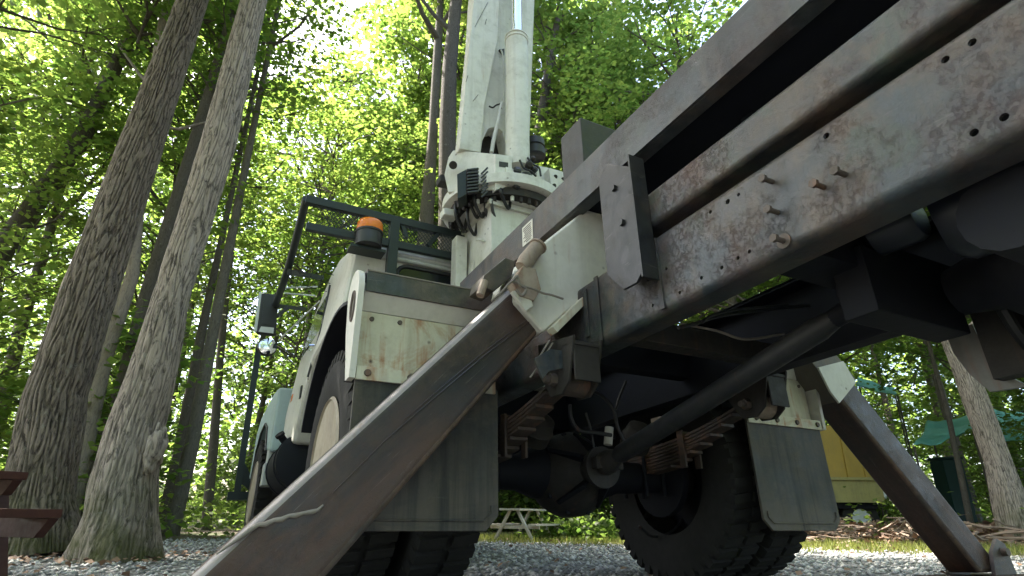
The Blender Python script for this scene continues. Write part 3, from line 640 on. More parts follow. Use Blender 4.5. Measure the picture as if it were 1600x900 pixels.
# ---- mirrors
YM = 2.6
mi = part(MB().prism([PY(YM, *p) for p in ((409, 457), (436, 460), (431, 524), (401, 520))], (0, .06, 0)), 'side_mirror', 'hose', bevel=.018, seg=3)
part(MB().prism([PY(YM-.006, *p) for p in ((413, 463), (432, 465), (428, 508), (409, 506))], (0, .004, 0)), 'mirror_glass', 'hose', mi)
part(MB().prism([PY(YM-.006, *p) for p in ((408, 510), (428, 512), (427, 521), (404, 518))], (0, .004, 0)), 'mirror_glass', 'silver', mi)
part(MB().bar(PY(YM+.02, 401, 518), PY(YM+.02, 409, 457), .012, .045), 'mirror_edge', 'silver', mi)
part(MB().bar(PY(YM+.03, 434, 478), PX(-.99, 476, 483), .03, .035).bar(PY(YM+.03, 432, 495), PY(YM+.03, 450, 480), .025, .03), 'mirror_arm', 'hose', mi)
rm = PY(YM-.03, 418, 542)
m2 = part(MB().lathe([(-.02, .055), (0, .078), (.02, .080), (.03, .07)], rm, Y_, 28), 'round_mirror', 'hose', smooth=50)
part(MB().lathe([(-.034, .0), (-.032, .03), (-.026, .055), (-.018, .072)], rm, Y_, 28), 'convex_glass', 'chrome', m2, smooth=60)
for a, b_ in (((436, 531), (500, 470)), ((437, 541), (470, 562)), ((436, 545), (462, 573)), ((440, 450), (496, 448)), ((444, 458), (492, 462))):
    part(MB().tube([PY(YM, *a), PX(-1.0, *b_)], .007, 6), 'mirror_stay', 'silver' if b_[1] < 480 else 'hose', mi)

# ---- crane: column, turret, boom, lift cylinder
col = part(MB().box((-.19, .50, .60), (.36, 1.0, 1.90)), 'crane_column', 'boom', bevel=.008)
part(MB().box((-.30, .86, .64), (-.215, .96, 1.78)).box((-.20, .78, .64), (-.192, .92, 1.55)), 'column_stiffener', 'boom', col, bevel=.004)
part(MB().box((-.215, .475, 1.86), (.385, 1.02, 1.90)), 'column_cap', 'boom', col, bevel=.004)
for x, z in ((-.02, 1.62), (.2, 1.35)): part(MB().lathe([(0, .035), (.006, .035)], (x, .5, z), -Y_, 14), 'access_hole', 'hose', col)
part(MB().tube([(-.193, .6, 1.62), (-.215, .6, 1.63), (-.22, .68, 1.67)], .009, 7), 'grab_hook', 'boom', col)
part(MB().tube([(-.193, .6, 1.36), (-.21, .6, 1.36), (-.21, .7, 1.40)], .007, 7), 'grab_hook', 'boom', col)
RC = Vector((.06, .80, 0)); RR = .475
tr = part(MB().lathe([(1.905, .33), (1.93, .36), (1.99, .36), (1.995, RR-.02), (2.00, RR), (2.075, RR), (2.085, RR-.012), (2.09, .2)], RC, Z_, 64), 'turret', 'boom', smooth=40)
part(MB().lathe([(1.92, .34), (1.925, .425), (1.985, .425), (1.99, .34)], RC, Z_, 48), 'slew_ring', 'brownblack', tr)
for i in range(40):
    a = i*2*math.pi/40; p = RC+Vector((.40*math.cos(a), .40*math.sin(a), 0))
    part(MB().lathe([(1.885, .014), (1.925, .014)], p, Z_, 6), 'ring_bolt', 'brownblack' if i % 4 else 'boom', tr)
hz = MB()
for i in range(9):
    a = math.radians(168+i*9); p = RC+Vector((math.cos(a), math.sin(a), 0))*(.34+.04*(i % 3))
    p.z = 1.99; q_ = p+Vector((.01*(i % 3), 0, -.09-.035*(i % 4))); e = q_+Vector((.06, .03, -.05))
    part(MB().tube(smoothpath([p, p.lerp(q_, .6)+Vector((-.02, -.02, 0)), q_, e, e+Vector((.03, .02, .12))]), .012, 8), 'hydraulic_hose', 'hose', tr)
# turret body: plates, cheek with louvers, cooler
Lf = lambda px, py: PY(.60, px, py); Rf = lambda px, py: PY(.42, px, py)
def quad(cs, d): return MB().prism(cs, d)
TL = [PY(.72, 700, 300), PY(.74, 694, 272), PY(.74, 700, 246), PY(.72, 708, 234), PY(.42, 777, 240), PY(.42, 777, 296)]
tb = part(quad(TL, (.10, .16, 0)), 'turret_cheek', 'boom', tr, bevel=.012)
part(quad([PY(.415, 774, 240), PY(.415, 800, 244), PY(.415, 801, 289), PY(.415, 774, 297)], (0, .35, 0)), 'valve_housing', 'boom', tr, bevel=.006)
part(MB().prism([PY(.412, 780, 252), PY(.412, 794, 254), PY(.412, 794, 262), PY(.412, 780, 260)], (0, .003, 0)), 'cutout', 'hose', tr)
for i in range(7):
    a, b_ = PY(.455, 752, 272+i*6), PY(.445, 762, 262+i*6); part(MB().bar(a-Y_*.0, b_, .007, .012), 'louver_slot', 'hose', tr)
cl = part(quad([PY(.52, 714, 272), PY(.50, 729, 264), PY(.50, 729, 303), PY(.52, 715, 311)], (.06, .12, 0)), 'oil_cooler', 'rackgreen', tr, bevel=.005)
for i in range(8):
    y = 266+i*5; part(MB().bar(PY(.49, 729, y+1), PY(.48, 747, y-1), .035, .014), 'cooler_fin', 'hose', tr, bevel=.003)
part(MB().tube([PY(.66, 708, 258), PY(.60, 708, 258)], .03, 14), 'boss', 'brownblack', tr)
part(quad([PY(.42, 858, 262), PY(.42, 880, 268), PY(.42, 886, 310), PY(.42, 862, 300)], (0, .25, 0)), 'right_cheek', 'boom', tr, bevel=.006)
for px, py in ((868, 276), (880, 280), (876, 292), (866, 290)): part(MB().tube([PY(.415, px, py), PY(.425, px, py)], .016, 10), 'cutout', 'hose', tr)
part(quad([PY(.50, 838, 258), PY(.50, 858, 262), PY(.50, 862, 302), PY(.50, 840, 296)], (0, .3, 0)), 'valve_cover', 'boom', tr, bevel=.006)
for i, (px, py, r) in enumerate(((812, 283, .04), (822, 278, .045), (808, 268, .03), (826, 258, .03), (834, 266, .025), (818, 290, .03), (832, 250, .02), (806, 292, .03), (838, 285, .03))):
    c_ = PY(.40, px, py); part(MB().lathe([(-.03, r*.7), (-.02, r), (.02, r), (.03, r*.6)], c_, Vector((.3*math.sin(i*2.), -1, .5*math.cos(i*3.))), 10), 'valve', 'hose' if i % 3 else 'brownblack', tr, smooth=40)
hose(.38, ((812, 250), (818, 262), (830, 268), (838, 276)), .008, 'hose', 'hydraulic_hose')
hose(.38, ((824, 246), (832, 256), (842, 262), (845, 275)), .008, 'hose', 'hydraulic_hose')
cn = PY(.75, 836, 236)
part(MB().lathe([(-.07, .075), (-.06, .088), (0, .09), (.005, .078), (.03, .075), (.035, .085), (.10, .082), (.11, .06)], cn, Z_, 20), 'filter_canister', 'hose', tr, smooth=40)
for px, py in ((684, 282), (690, 334)):
    part(MB().bar(PY(.8, px, py), PY(.8, px+22, py+4), .10, .06), 'side_motor', 'brownblack' if py < 300 else 'boom', tr, bevel=.015)
# boom standing nearly upright: two side plates, recessed web, head cut
def rise(p, dz=3.2): return p
b0L, b0R = PY(.62, 718, 232), PY(.62, 757, 238)
bT = [PY(.62, 743, -30), PY(.62, 783, -30)]
bm_ = part(MB().prism([b0L, PY(.62, 751, 238), PY(.62, 757, 165), PY(.62, 768, 110), PY(.62, 778, 60), bT[1]+Vector((.02, 0, 1.0)), bT[0]+Vector((.05, 0, 1.0)), bT[0]], (0, .10, 0)), 'boom', 'boom', bevel=.01, seg=2)
bm_['label'] = 'cream lower boom with a lift cylinder in front'
m = MB().prism([PY(.70, 745, 240), PY(.70, 826, 250), PY(.70, 836, -30), PY(.70, 836, -30)+Vector((.05, 0, 1.0)), PY(.70, 755, -30)+Vector((.05, 0, 1.0)), PY(.70, 755, -30)], (0, .36, 0))
hh = MB().prism([PY(.66, *p) for p in ((752, 250), (757, 215), (766, 196), (778, 193), (789, 201), (794, 222), (795, 250))], (0, .25, 0))
part(m, 'boom_web', 'boom', bm_, holes=hh)
part(MB().prism([PY(.83, *p) for p in ((748, 246), (748, 190), (800, 190), (800, 250))], (0, .004, 0)), 'inner_web', 'brownblack', bm_)
part(MB().prism([PY(.60, 818, 245), PY(.60, 824, 245), PY(.60, 834, -30), PY(.60, 834, -30)+Vector((.05, 0, 1)), PY(.60, 815, -30)+Vector((.05, 0, 1)), PY(.60, 815, -30)], (0, .12, 0)), 'boom_flange', 'boom', bm_, bevel=.006)
part(MB().tube(smoothpath([PY(.64, *p) for p in ((768, 238), (772, 215), (778, 190), (783, 165), (786, 160))]), .016, 10), 'hydraulic_pipe', 'boom', bm_)
part(MB().tube(smoothpath([PY(.66, *p) for p in ((786, 160), (788, 130), (786, 90), (783, 78))]), .007, 8), 'hydraulic_pipe', 'boom', bm_)
part(MB().prism([PY(.68, 780, 77), PY(.68, 788, 76), PY(.68, 788, 86)], (0, .02, 0)), 'hose_clip', 'hose', bm_)
hose(.64, ((764, 166), (770, 168), (776, 164), (784, 162)), .007, 'brownblack', 'hydraulic_hose')
for a, b_ in (((742, 42), (762, 4)), ((739, 158), (747, 148)), ((758, 38), (760, 30)), ((728, 128), (731, 118))): part(MB().bar(PY(.618, *a), PY(.618, *b_), .007, .003), 'paint_chip', 'hose', bm_)
ca, cb = PY(.48, 809, 268), PY(.48, 807, 60); dc_ = (cb-ca).normalized(); ln = (cb-ca).length
cy = part(MB().lathe([(0, .05), (.02, .092), (ln-.05, .092), (ln-.05, .098), (ln-.03, .098), (ln-.03, .090), (ln-.01, .090), (ln-.01, .098), (ln, .097), (ln+.005, .05)], ca, dc_, 36), 'lift_cylinder', 'boom', smooth=35)
part(MB().lathe([(ln-.02, .044), (ln+1.9, .044)], ca, dc_, 28), 'chrome_rod', 'chrome', cy)
part(MB().box((ca.x-.14, .40, ca.z-.14), (ca.x+.14, .62, ca.z-.05)), 'cylinder_foot', 'boom', cy, bevel=.01)

# ================================================================ THE SETTING
def ground_mat():
    m, n, b = _mat('gravel_ground'); t = n.nodes.new('ShaderNodeTexCoord'); v = t.outputs['Object']
    vo = n.nodes.new('ShaderNodeTexVoronoi'); vo.inputs['Scale'].default_value = 26; n.links.new(v, vo.inputs['Vector'])
    vc = n.nodes.new('ShaderNodeSeparateColor'); n.links.new(vo.outputs['Color'], vc.inputs[0])
    f = _noise(n, v, 60, 6, .7)
    grav = _mix(n, vc.outputs[0], (.18, .18, .175), (.46, .45, .43)); grav = _mix(n, _ramp(n, vo.outputs['Distance'], .35, .8, 0, .85), grav, (.06, .056, .05))
    grav = _mix(n, _ramp(n, f, .3, .8, 0, .5), grav, (.09, .085, .075))
    floor = _mix(n, _noise(n, v, 5, 8, .7), (.075, .052, .032), (.14, .105, .07)); floor = _mix(n, _ramp(n, _noise(n, v, .8, 5), .45, .6, 0, .8), floor, (.075, .095, .025))
    sp = n.nodes.new('ShaderNodeSeparateXYZ'); n.links.new(v, sp.inputs[0])
    # the gravel drive lies round the truck; forest floor takes over beyond its edge
    e = _math(n, 'ADD', _math(n, 'SUBTRACT', sp.outputs[1], _math(n, 'MULTIPLY', sp.outputs[0], -.42)), _math(n, 'MULTIPLY', _noise(n, v, 1.2, 6), 1.6))
    e2 = _math(n, 'ADD', _math(n, 'MULTIPLY', sp.outputs[0], -1), _math(n, 'MULTIPLY', _noise(n, v, 1.0, 6), 1.2))
    k = _math(n, 'MAXIMUM', _ramp(n, e, 8.9, 9.3), _ramp(n, e2, 4.1, 4.6))
    n.links.new(_mix(n, k, grav, floor), b.inputs['Base Color']); b.inputs['Roughness'].default_value = .85
    _bump(n, b, _math(n, 'SUBTRACT', f, vo.outputs['Distance']), .8, .03); return m
g = MB().add([(-250, -120, 0), (250, -120, 0), (250, 400, 0), (-250, 400, 0)], [(0, 1, 2, 3)]).build('ground', ground_mat()); tag(g, kind='structure')

def cards(name, cen, size, nrm, mat, aspect=.40, fold=.08, parent=None, droop=0.):
    """Many small leaf blades: two triangles each, folded along the midrib."""
    N = len(cen); th = RNG.uniform(0, 2*np.pi, N)
    d = np.stack([np.cos(th), np.sin(th), -droop+RNG.normal(0, .2, N)], 1); n = nrm/np.linalg.norm(nrm, axis=1)[:, None]
    d = d-n*np.sum(d*n, 1)[:, None]; d /= np.linalg.norm(d, axis=1)[:, None]; s = np.cross(n, d)
    z = size[:, None]
    V = np.stack([cen-d*.5*z, cen-d*.05*z+s*aspect*z+n*fold*z, cen+d*.55*z, cen-d*.05*z-s*aspect*z+n*fold*z], 1).reshape(-1, 3)
    k = np.arange(N)*4; F = np.stack([k, k+2, k+1, k, k+3, k+2], 1).reshape(-1)
    me = bpy.data.meshes.new(name); me.vertices.add(4*N); me.vertices.foreach_set('co', V.reshape(-1).astype(np.float32))
    me.loops.add(6*N); me.loops.foreach_set('vertex_index', F.astype(np.int32)); me.polygons.add(2*N)
    me.polygons.foreach_set('loop_start', np.arange(0, 6*N, 3, dtype=np.int32)); me.polygons.foreach_set('loop_total', np.full(2*N, 3, np.int32))
    me.update(calc_edges=True); me.materials.append(M[mat]); return me
def link(name, me, parent=None, loc=(0, 0, 0), rz=0, sc=1):
    o = bpy.data.objects.new(name, me); C.objects.link(o); o.parent = parent; o.location = loc; o.rotation_euler = (0, 0, rz); o.scale = (sc, sc, sc) if isinstance(sc, (int, float)) else sc
    return o
def up_normals(N, spread=.45):
    return np.stack([RNG.normal(0, spread, N), RNG.normal(0, spread, N), np.ones(N)], 1)
def crown_mesh(nc, per, rx, rz, size, cr=.75):
    """Leaf sprays held in flat layers on the ends of boughs, with gaps between them."""
    cs = []; bgh = MB(); rb = random.Random(nc+int(rx*100)+len(bpy.data.meshes))
    while len(cs) < nc:
        p = RNG.uniform(-1, 1, 3); r = np.linalg.norm(p)
        if r > 1 or r < .25: continue
        w_ = 1-.35*max(0, p[2])                     # narrower at the top
        cs.append(p*np.array([rx*w_, rx*w_, rz]))
    for c in cs[::2]:
        c = Vector(c); a = Vector((0, 0, c.z-.35*math.hypot(c.x, c.y)-.3)); mid = a.lerp(c, .5)+Vector((rb.uniform(-.2, .2), rb.uniform(-.2, .2), rb.uniform(-.1, .25)))
        r = .012*rx; bgh.tube([a, mid, c], [r, r*.6, r*.2], 5)
        for _ in range(3):
            e = c+Vector((rb.uniform(-1, 1), rb.uniform(-1, 1), rb.uniform(-.2, .1)))*cr*.8; p = mid.lerp(c, rb.uniform(.3, .9)); bgh.tube([p, e], [r*.35, r*.1], 4)
    bo = bgh.build('bough', 'bark3', fix=False, smooth=80); bme = bo.data; bpy.data.objects.remove(bo)
    C_ = []
    for c in cs:
        k = int(per*RNG.uniform(.5, 1.5)); R_ = cr*RNG.uniform(.6, 1.3)
        a = RNG.uniform(0, 2*np.pi, k); rr = R_*np.sqrt(RNG.uniform(0, 1, k))
        C_.append(np.stack([c[0]+rr*np.cos(a), c[1]+rr*np.sin(a), c[2]+RNG.normal(0, .10, k)-.25*rr*rr/R_], 1))
    C_ = np.concatenate(C_); N = len(C_)
    return cards('crown', C_, size*RNG.uniform(.65, 1.25, N), up_normals(N, .5), 'leaf', droop=.25), bme
CROWN_NEAR = [crown_mesh(72, 68, 2.7, 3.6, .135, .62) for _ in range(3)]
CROWN_MID = [crown_mesh(66, 56, 2.8, 4.2, .18, .72) for _ in range(3)]
CROWN_FAR = [crown_mesh(58, 36, 3.0, 5.0, .27, .9) for _ in range(2)]
SAPL = [crown_mesh(34, 50, 1.0, 1.3, .105, .42) for _ in range(3)]

def trunk_mb(path, radii, seg=9, rough=0., fine=False):
    path = [Vector(p) for p in path]; m = MB()
    if not fine: return m.tube(path, radii, seg)
    # near trunks: the bark's ridges are real relief
    L_ = [0]
    for a, b_ in zip(path, path[1:]): L_.append(L_[-1]+(b_-a).length)
    rings = 250; hgt = min(L_[-1], 7.); pts = []
    for i in range(rings+1):
        s = hgt*i/rings
        for j in range(len(L_)-1):
            if s <= L_[j+1]+1e-6: break
        t = (s-L_[j])/(L_[j+1]-L_[j]); pts.append((path[j].lerp(path[j+1], t), radii[j]+(radii[j+1]-radii[j])*t, s))
    S = 200 if radii[0] > .2 else 110
    off = path[0].x*3.1; ref = Vector((1, 0, 0)); base = 0
    for i, (p, r, s) in enumerate(pts):
        d = (pts[min(i+1, rings)][0]-pts[max(i-1, 0)][0]).normalized(); ref = (ref-d*ref.dot(d)).normalized(); q = d.cross(ref)
        for j in range(S):
            a = 2*math.pi*j/S; ca, sa = math.cos(a), math.sin(a)
            wx = mnoise.noise(Vector((ca*2.2, sa*2.2, s*2.3+off)))
            e = mnoise.noise(Vector((ca*8.5*r/.28+off, sa*8.5*r/.28, s*3.6+wx*.8))); e2 = mnoise.noise(Vector((ca*19*r/.28, sa*19*r/.28+off, s*6.)))
            ridge = 1.0-min(1, abs(e)*3.2)**.8*1.3+.25*e2
            root = 1+max(0, .4-s)**1.5*(.22+.55*math.sin(a*4+off))
            rr = r*root*(1+.05*wx)-rough*max(0, ridge)
            m.v.append(tuple(p+(ref*ca+q*sa)*rr))
    for i in range(rings):
        for j in range(S):
            j2 = (j+1) % S; m.f.append((i*S+j, i*S+j2, (i+1)*S+j2, (i+1)*S+j))
    if hgt < L_[-1]:
        k = [j for j in range(len(L_)) if L_[j] > hgt]; m.tube([pts[-1][0]]+[path[j] for j in k], [pts[-1][1]]+[radii[j] for j in k], 14)
    return m
def limbs(m, path, radii, k, r0, reach, rnd):
    n_ = len(path)
    for i in range(k):
        t = rnd.uniform(.45, .95)*(n_-1); j = min(int(t), n_-2); p = Vector(path[j]).lerp(Vector(path[j+1]), t-j); a = rnd.uniform(0, 6.28); L_ = reach*rnd.uniform(.5, 1)
        r = r0*rnd.uniform(.25, .42); d = Vector((math.cos(a), math.sin(a), rnd.uniform(.25, .9)))
        q = [p, p+d*L_*.35, p+d*L_*.7+Vector((rnd.uniform(-.2, .2), rnd.uniform(-.2, .2), .15*L_)), p+d*L_+Vector((0, 0, .3*L_))]
        m.tube(q, [r, r*.75, r*.45, r*.15], 6)
    return m
def tree(path, radii, label, mat, crowns, group=None, seg=9, fine=False, rough=0., nl=5, reach=2.5, rnd=random, csc=1.):
    """path: world points from the ground up."""
    base = Vector(path[0]); o = empty('broadleaf_tree', base); tag(o, label, 'tree', group)
    loc = [Vector(p)-base for p in path]
    m = trunk_mb(loc, radii, seg, rough, fine); limbs(m, loc, radii, nl, radii[0], reach, rnd)
    m.build('trunk', mat, o, fix=False, smooth=75)
    for ((me, bme), off, sc) in crowns:
        a = rnd.uniform(0, 6.28); link('crown', me, o, off, a, sc); link('bough', bme, o, off, a, sc)['kind'] = 'stuff'
    return o
def pxtree(D, rows, label, mat, crown=None, top=13., lift=0., **k):
    """rows: (x_left, x_right, y) outline of a trunk in the photograph, standing at distance D."""
    pts = []; rad = []
    for xl, xr, y in rows:
        a, b_ = WY(D, xl, y), WY(D, xr, y); pts.append((a+b_)/2); rad.append((b_-a).length/2*.97)
    if pts[0].z > .02:                             # carry the trunk down to the ground
        d = (pts[0]-pts[1]); t = pts[0].z/-d.z; pts.insert(0, pts[0]+d*t); rad.insert(0, rad[0]*(1+.1*t))
    else: pts[0].z = -.02
    d = (pts[-1]-pts[-2]).normalized(); z = pts[-1].z
    while z < top:
        d = (d*.8+Vector((0, 0, .2))).normalized(); pts.append(pts[-1]+d*1.6); rad.append(rad[-1]*.86); z = pts[-1].z
    loc = pts[-1]-pts[0]
    cs = [(crown, loc+Vector((0, 0, -1.0)), 1.0), (crown, loc+Vector((1.2, .8, -2.6+lift*.3)), .8)] if crown is not None else []
    return tree(pts, rad, label, M[mat], cs, **k)
# ---- the trees one can tell apart
t1 = pxtree(5.0, [(-8, 118, 868), (6, 110, 800), (10, 108, 780), (28, 120, 700), (45, 130, 620), (107, 182, 445), (192, 252, 225), (280, 322, 0)],
       'thick furrowed dark trunk leaning right beside the picnic table', 'bark1', CROWN_NEAR[0], fine=True, rough=.022, nl=0)
for dx, dy, dz, q in ((-.3, -1.5, 8.6, 1.0), (.8, -2.6, 7.4, .8), (-1.6, -.6, 10.2, 1.0)):  # extra crowns above the view, added to keep the sun off the rail
    for me, nm in zip(CROWN_NEAR[1], ('crown', 'bough')): tag(link(nm, me, t1, (dx, dy, dz), dz, q), kind='stuff' if nm == 'bough' else None)
t2 = pxtree(4.6, [(112, 238, 880), (140, 240, 800), (145, 243, 760), (168, 250, 680), (198, 270, 600), (246, 298, 450), (316, 367, 225), (378, 416, 0)],
       'pale barked trunk with a burl standing between truck and dark trunk', 'bark2', CROWN_NEAR[1], fine=True, rough=.011, nl=0)
bp_ = WY(4.50, 243, 702)-Vector(t2.location)
m = MB(); n_ = 20
for i in range(n_+1):
    for j in range(n_):
        a, c = 2*math.pi*j/n_, math.pi*i/n_; d = Vector((math.sin(c)*math.cos(a), math.sin(c)*math.sin(a), math.cos(c)))
        m.v.append(tuple(bp_+Vector((d.x*.062, d.y*.08, d.z*.17))*(1+.35*mnoise.noise(d*2.2)+.15*mnoise.noise(d*7))))
for i in range(n_):
    for j in range(n_): m.f.append((i*n_+j, i*n_+(j+1) % n_, (i+1)*n_+(j+1) % n_, (i+1)*n_+j))
m.build('burl', 'bark2', t2, smooth=80)
pxtree(9., [(-30, 5, 412), (45, 75, 310), (117, 142, 212), (196, 214, 50)], 'thin dark trunk at the upper left edge, leaning hard to the right', 'bark3', CROWN_NEAR[2], top=11)
pxtree(8., [(112, 136, 745), (152, 175, 560), (197, 217, 430), (208, 226, 300)], 'slim grey trunk showing between the two thick leaning trunks', 'bark1', CROWN_NEAR[0])
pxtree(8.6, [(112, 136, 800), (170, 194, 640), (222, 244, 450), (286, 304, 250)], 'thin dark trunk just behind the left side of the pale burled trunk', 'bark3', None)
pxtree(9.5, [(252, 280, 838), (290, 312, 690), (338, 354, 450), (372, 384, 290)], 'slender dark trunk right of the pale burled trunk, bare low down', 'bark4', CROWN_NEAR[2], top=17.5, lift=6)
pxtree(10.5, [(240, 262, 836), (268, 288, 720), (308, 322, 520), (340, 350, 380)], 'narrow trunk close behind the slender one right of the burled trunk', 'bark3', None)
pxtree(13., [(314, 330, 828), (326, 341, 700), (338, 350, 560)], 'thin straight trunk left of the black guard post of the truck', 'bark3', None)
pxtree(12., [(684, 712, 335), (685, 713, 200), (690, 714, 110), (703, 722, 0)], 'dark forked trunk rising directly left of the crane boom', 'bark3', CROWN_MID[2], top=17.5, lift=6)
pxtree(13., [(654, 678, 345), (668, 684, 215), (676, 690, 90)], 'grey trunk behind the cab roof, second to the left of the boom', 'bark4', CROWN_MID[0], top=17.5, lift=6)
pxtree(14., [(828, 846, 240), (850, 864, 110), (866, 876, 30)], 'crooked trunk rising directly right of the lift cylinder', 'bark3', CROWN_MID[1], top=12)
pxtree(14.5, [(842, 856, 250), (872, 884, 205), (902, 910, 160), (925, 930, 120)], 'limb-like thin trunk slanting right above the truck bed', 'bark3', CROWN_MID[2], top=9, nl=2)
pxtree(9.2, [(1556, 1606, 798), (1541, 1578, 720), (1512, 1548, 640), (1484, 1516, 560), (1462, 1490, 500)], 'pale crooked trunk with loose bark at the right edge, by the brush', 'bark2', CROWN_NEAR[1], fine=True, rough=.012, top=9)
pxtree(10.5, [(1496, 1505, 740), (1480, 1488, 660), (1454, 1460, 560)], 'thin stem left of the pale crooked trunk at the right edge', 'bark3', CROWN_NEAR[2], top=7, nl=2)
# ---- the wood around
rnd = random.Random(11); placed = [(-3.6, 5.), (-2.9, 4.7)]
def clear(x, y, gap): return all((x-a)**2+(y-b_)**2 > gap*gap for a, b_ in placed)
def scatter(n_, d0_, d1_, gap, az=50):
    out = []; tries = 0
    while len(out) < n_ and tries < 6000:
        tries += 1; a = math.radians(rnd.uniform(-az, az)); D = math.sqrt(rnd.uniform(d0_**2, d1_**2)); x, y = D*math.sin(a), D*math.cos(a)
        if clear(x, y, gap) and not (-4.2 < x < 4.5 and y < 10.5) and not (-6 < x < 2.6 and y < 13.4) and not (.47 < x/y < .95 and y < 14) and not (d1_ > 14 and -14.5 < x < -7.5 and 12 < y < 17.6): placed.append((x, y)); out.append((x, y))
    return out
def wildtree(x, y, crowns, H, r, label, group, mat, csc=1., low=.35):
    lean = (rnd.uniform(-.8, .8), rnd.uniform(-.5, .5)); n_ = 6
    path = [(x+lean[0]*(i/n_)**1.4+rnd.uniform(-.06, .06), y+lean[1]*(i/n_)**1.4, H*i/n_) for i in range(n_+1)]
    rad = [r*(1-.75*i/n_) for i in range(n_+1)]
    me = rnd.choice(crowns); rz = 3.6*csc
    cr = [(me, (lean[0]*.8, lean[1]*.8, H*.86), csc), (rnd.choice(crowns), (lean[0]*.4+rnd.uniform(-1, 1), rnd.uniform(-1, 1), H*.55), csc*.85)]
    if low > rnd.random(): cr.append((rnd.choice(crowns), (rnd.uniform(-1, 1), rnd.uniform(-1, 1), H*.27), csc*.6))
    return tree(path, rad, label, M[mat], cr, group, seg=8, nl=7, reach=2.2, rnd=rnd)
ORD = 'first second third fourth fifth sixth seventh eighth ninth tenth eleventh twelfth thirteenth'.split()
for i, (x, y) in enumerate(sorted(scatter(11, 9.5, 15, 2.6), key=lambda p: p[0]/p[1])):
    wildtree(x, y, CROWN_NEAR, rnd.uniform(9, 13), rnd.uniform(.09, .16), '%s leafy tree from the left in the front rank of the wood' % ORD[i], 'first rank of leafy trees behind the truck', rnd.choice(('bark3', 'bark4')), low=.6)
for x, y in scatter(18, 15, 25, 2.8):
    wildtree(x, y, CROWN_MID, rnd.uniform(12, 18), rnd.uniform(.10, .2), 'slender tree deeper in the bright green wood', 'slender trees deeper in the wood', rnd.choice(('bark3', 'bark4')), csc=1.1, low=.35)
for x, y in [(-2.6, 17.5), (-.6, 19.5), (-4.4, 20.5), (1.2, 21.), (-3.4, 23.)]:
    placed.append((x, y)); wildtree(x, y, CROWN_MID, rnd.uniform(21, 25)+(5 if y == 23. else 0), rnd.uniform(.10, .16), 'slender tree deeper in the bright green wood', 'slender trees deeper in the wood', 'bark3', csc=1.4, low=0)
for x, y in scatter(25, 25, 42, 2.8):
    wildtree(x, y, CROWN_FAR, rnd.uniform(14, 22), rnd.uniform(.14, .24), 'tall tree far back in the bright green wood', 'tall trees far back in the wood', rnd.choice(('bark3', 'bark4')), csc=1.15, low=.9)
for x, y in scatter(40, 8.5, 20, .9):
    h = rnd.uniform(1.6, 4.2)
    tree([(x, y, 0), (x+rnd.uniform(-.2, .2), y, h*.5), (x+rnd.uniform(-.4, .4), y, h)], [.025, .018, .008], 'thin leafy sapling in the sunlit undergrowth', M['bark3'],
         [(rnd.choice(SAPL), (0, 0, h*.75), rnd.uniform(.8, 1.5)), (rnd.choice(SAPL), (0, 0, h*.4), rnd.uniform(.7, 1.1))], 'saplings in the undergrowth', seg=5, nl=4, reach=.8, rnd=rnd)
for o in [o for o in C.objects if o.name.startswith('broadleaf_tree') and 'sapling' in o.get('label', '')]: o.name = 'sapling'
# the wood goes on round and behind the camera
P_ = []
for i in range(8):
    a = math.radians(70+i*220/8+rnd.uniform(-4, 4)); D = rnd.uniform(5.5, 11)
    for k in range(150):
        p = RNG.normal(0, 1, 3)*np.array([1.7, 1.7, 3.0])+np.array([D*math.sin(a), D*math.cos(a), rnd.uniform(3, 9)])
        P_.append(p+RNG.normal(0, 1, (36, 3))*np.array([.45, .45, .1]))
P_ = np.concatenate(P_); P_ = P_[(P_[:, 2] > .3) & ((P_[:, 1] < 1.5) | (np.abs(P_[:, 0]) > 1.1*P_[:, 1]+2))]
tag(link('surrounding_woods', cards('surrounding_woods', P_, RNG.uniform(.2, .34, len(P_)), up_normals(len(P_), .5), 'leaf')), 'foliage of the wood round the clearing, outside the picture', None, None, 'stuff')
# far wood that reads as one mass
N = 46000; a = np.radians(RNG.uniform(-62, 62, N)); D = RNG.uniform(42, 62, N); z = 15*RNG.uniform(0, 1, N)**1.6
me = cards('far_woods', np.stack([D*np.sin(a), D*np.cos(a), z], 1), RNG.uniform(.35, .8, N), up_normals(N, .7), 'leaf')
tag(link('far_woods', me), 'mass of far green foliage closing the view', None, None, 'stuff')
# undergrowth
N0 = 700; cx = []
while len(cx) < N0:
    a = math.radians(rnd.uniform(-50, 50)); D = rnd.uniform(8.6, 30); x, y = D*math.sin(a), D*math.cos(a)
    if (-3.7 < x < 3.5 and y < 13) or (x > 3.5 and y+.42*x < 12.2) or (.47 < x/y < .95 and y < 14 and rnd.random() < .5): continue
    cx.append((x, y, rnd.uniform(.15, .75)))
P_ = []
for x, y, h in cx:
    k = rnd.randint(25, 60); P_.append(np.stack([RNG.normal(x, .35, k), RNG.normal(y, .35, k), np.abs(RNG.normal(h*.6, h*.4, k))+.03], 1))
P_ = np.concatenate(P_); N = len(P_)
tag(link('undergrowth', cards('undergrowth', P_, RNG.uniform(.06, .15, N), up_normals(N, .5), 'leaf')), 'low leafy plants covering the forest floor', None, None, 'stuff')
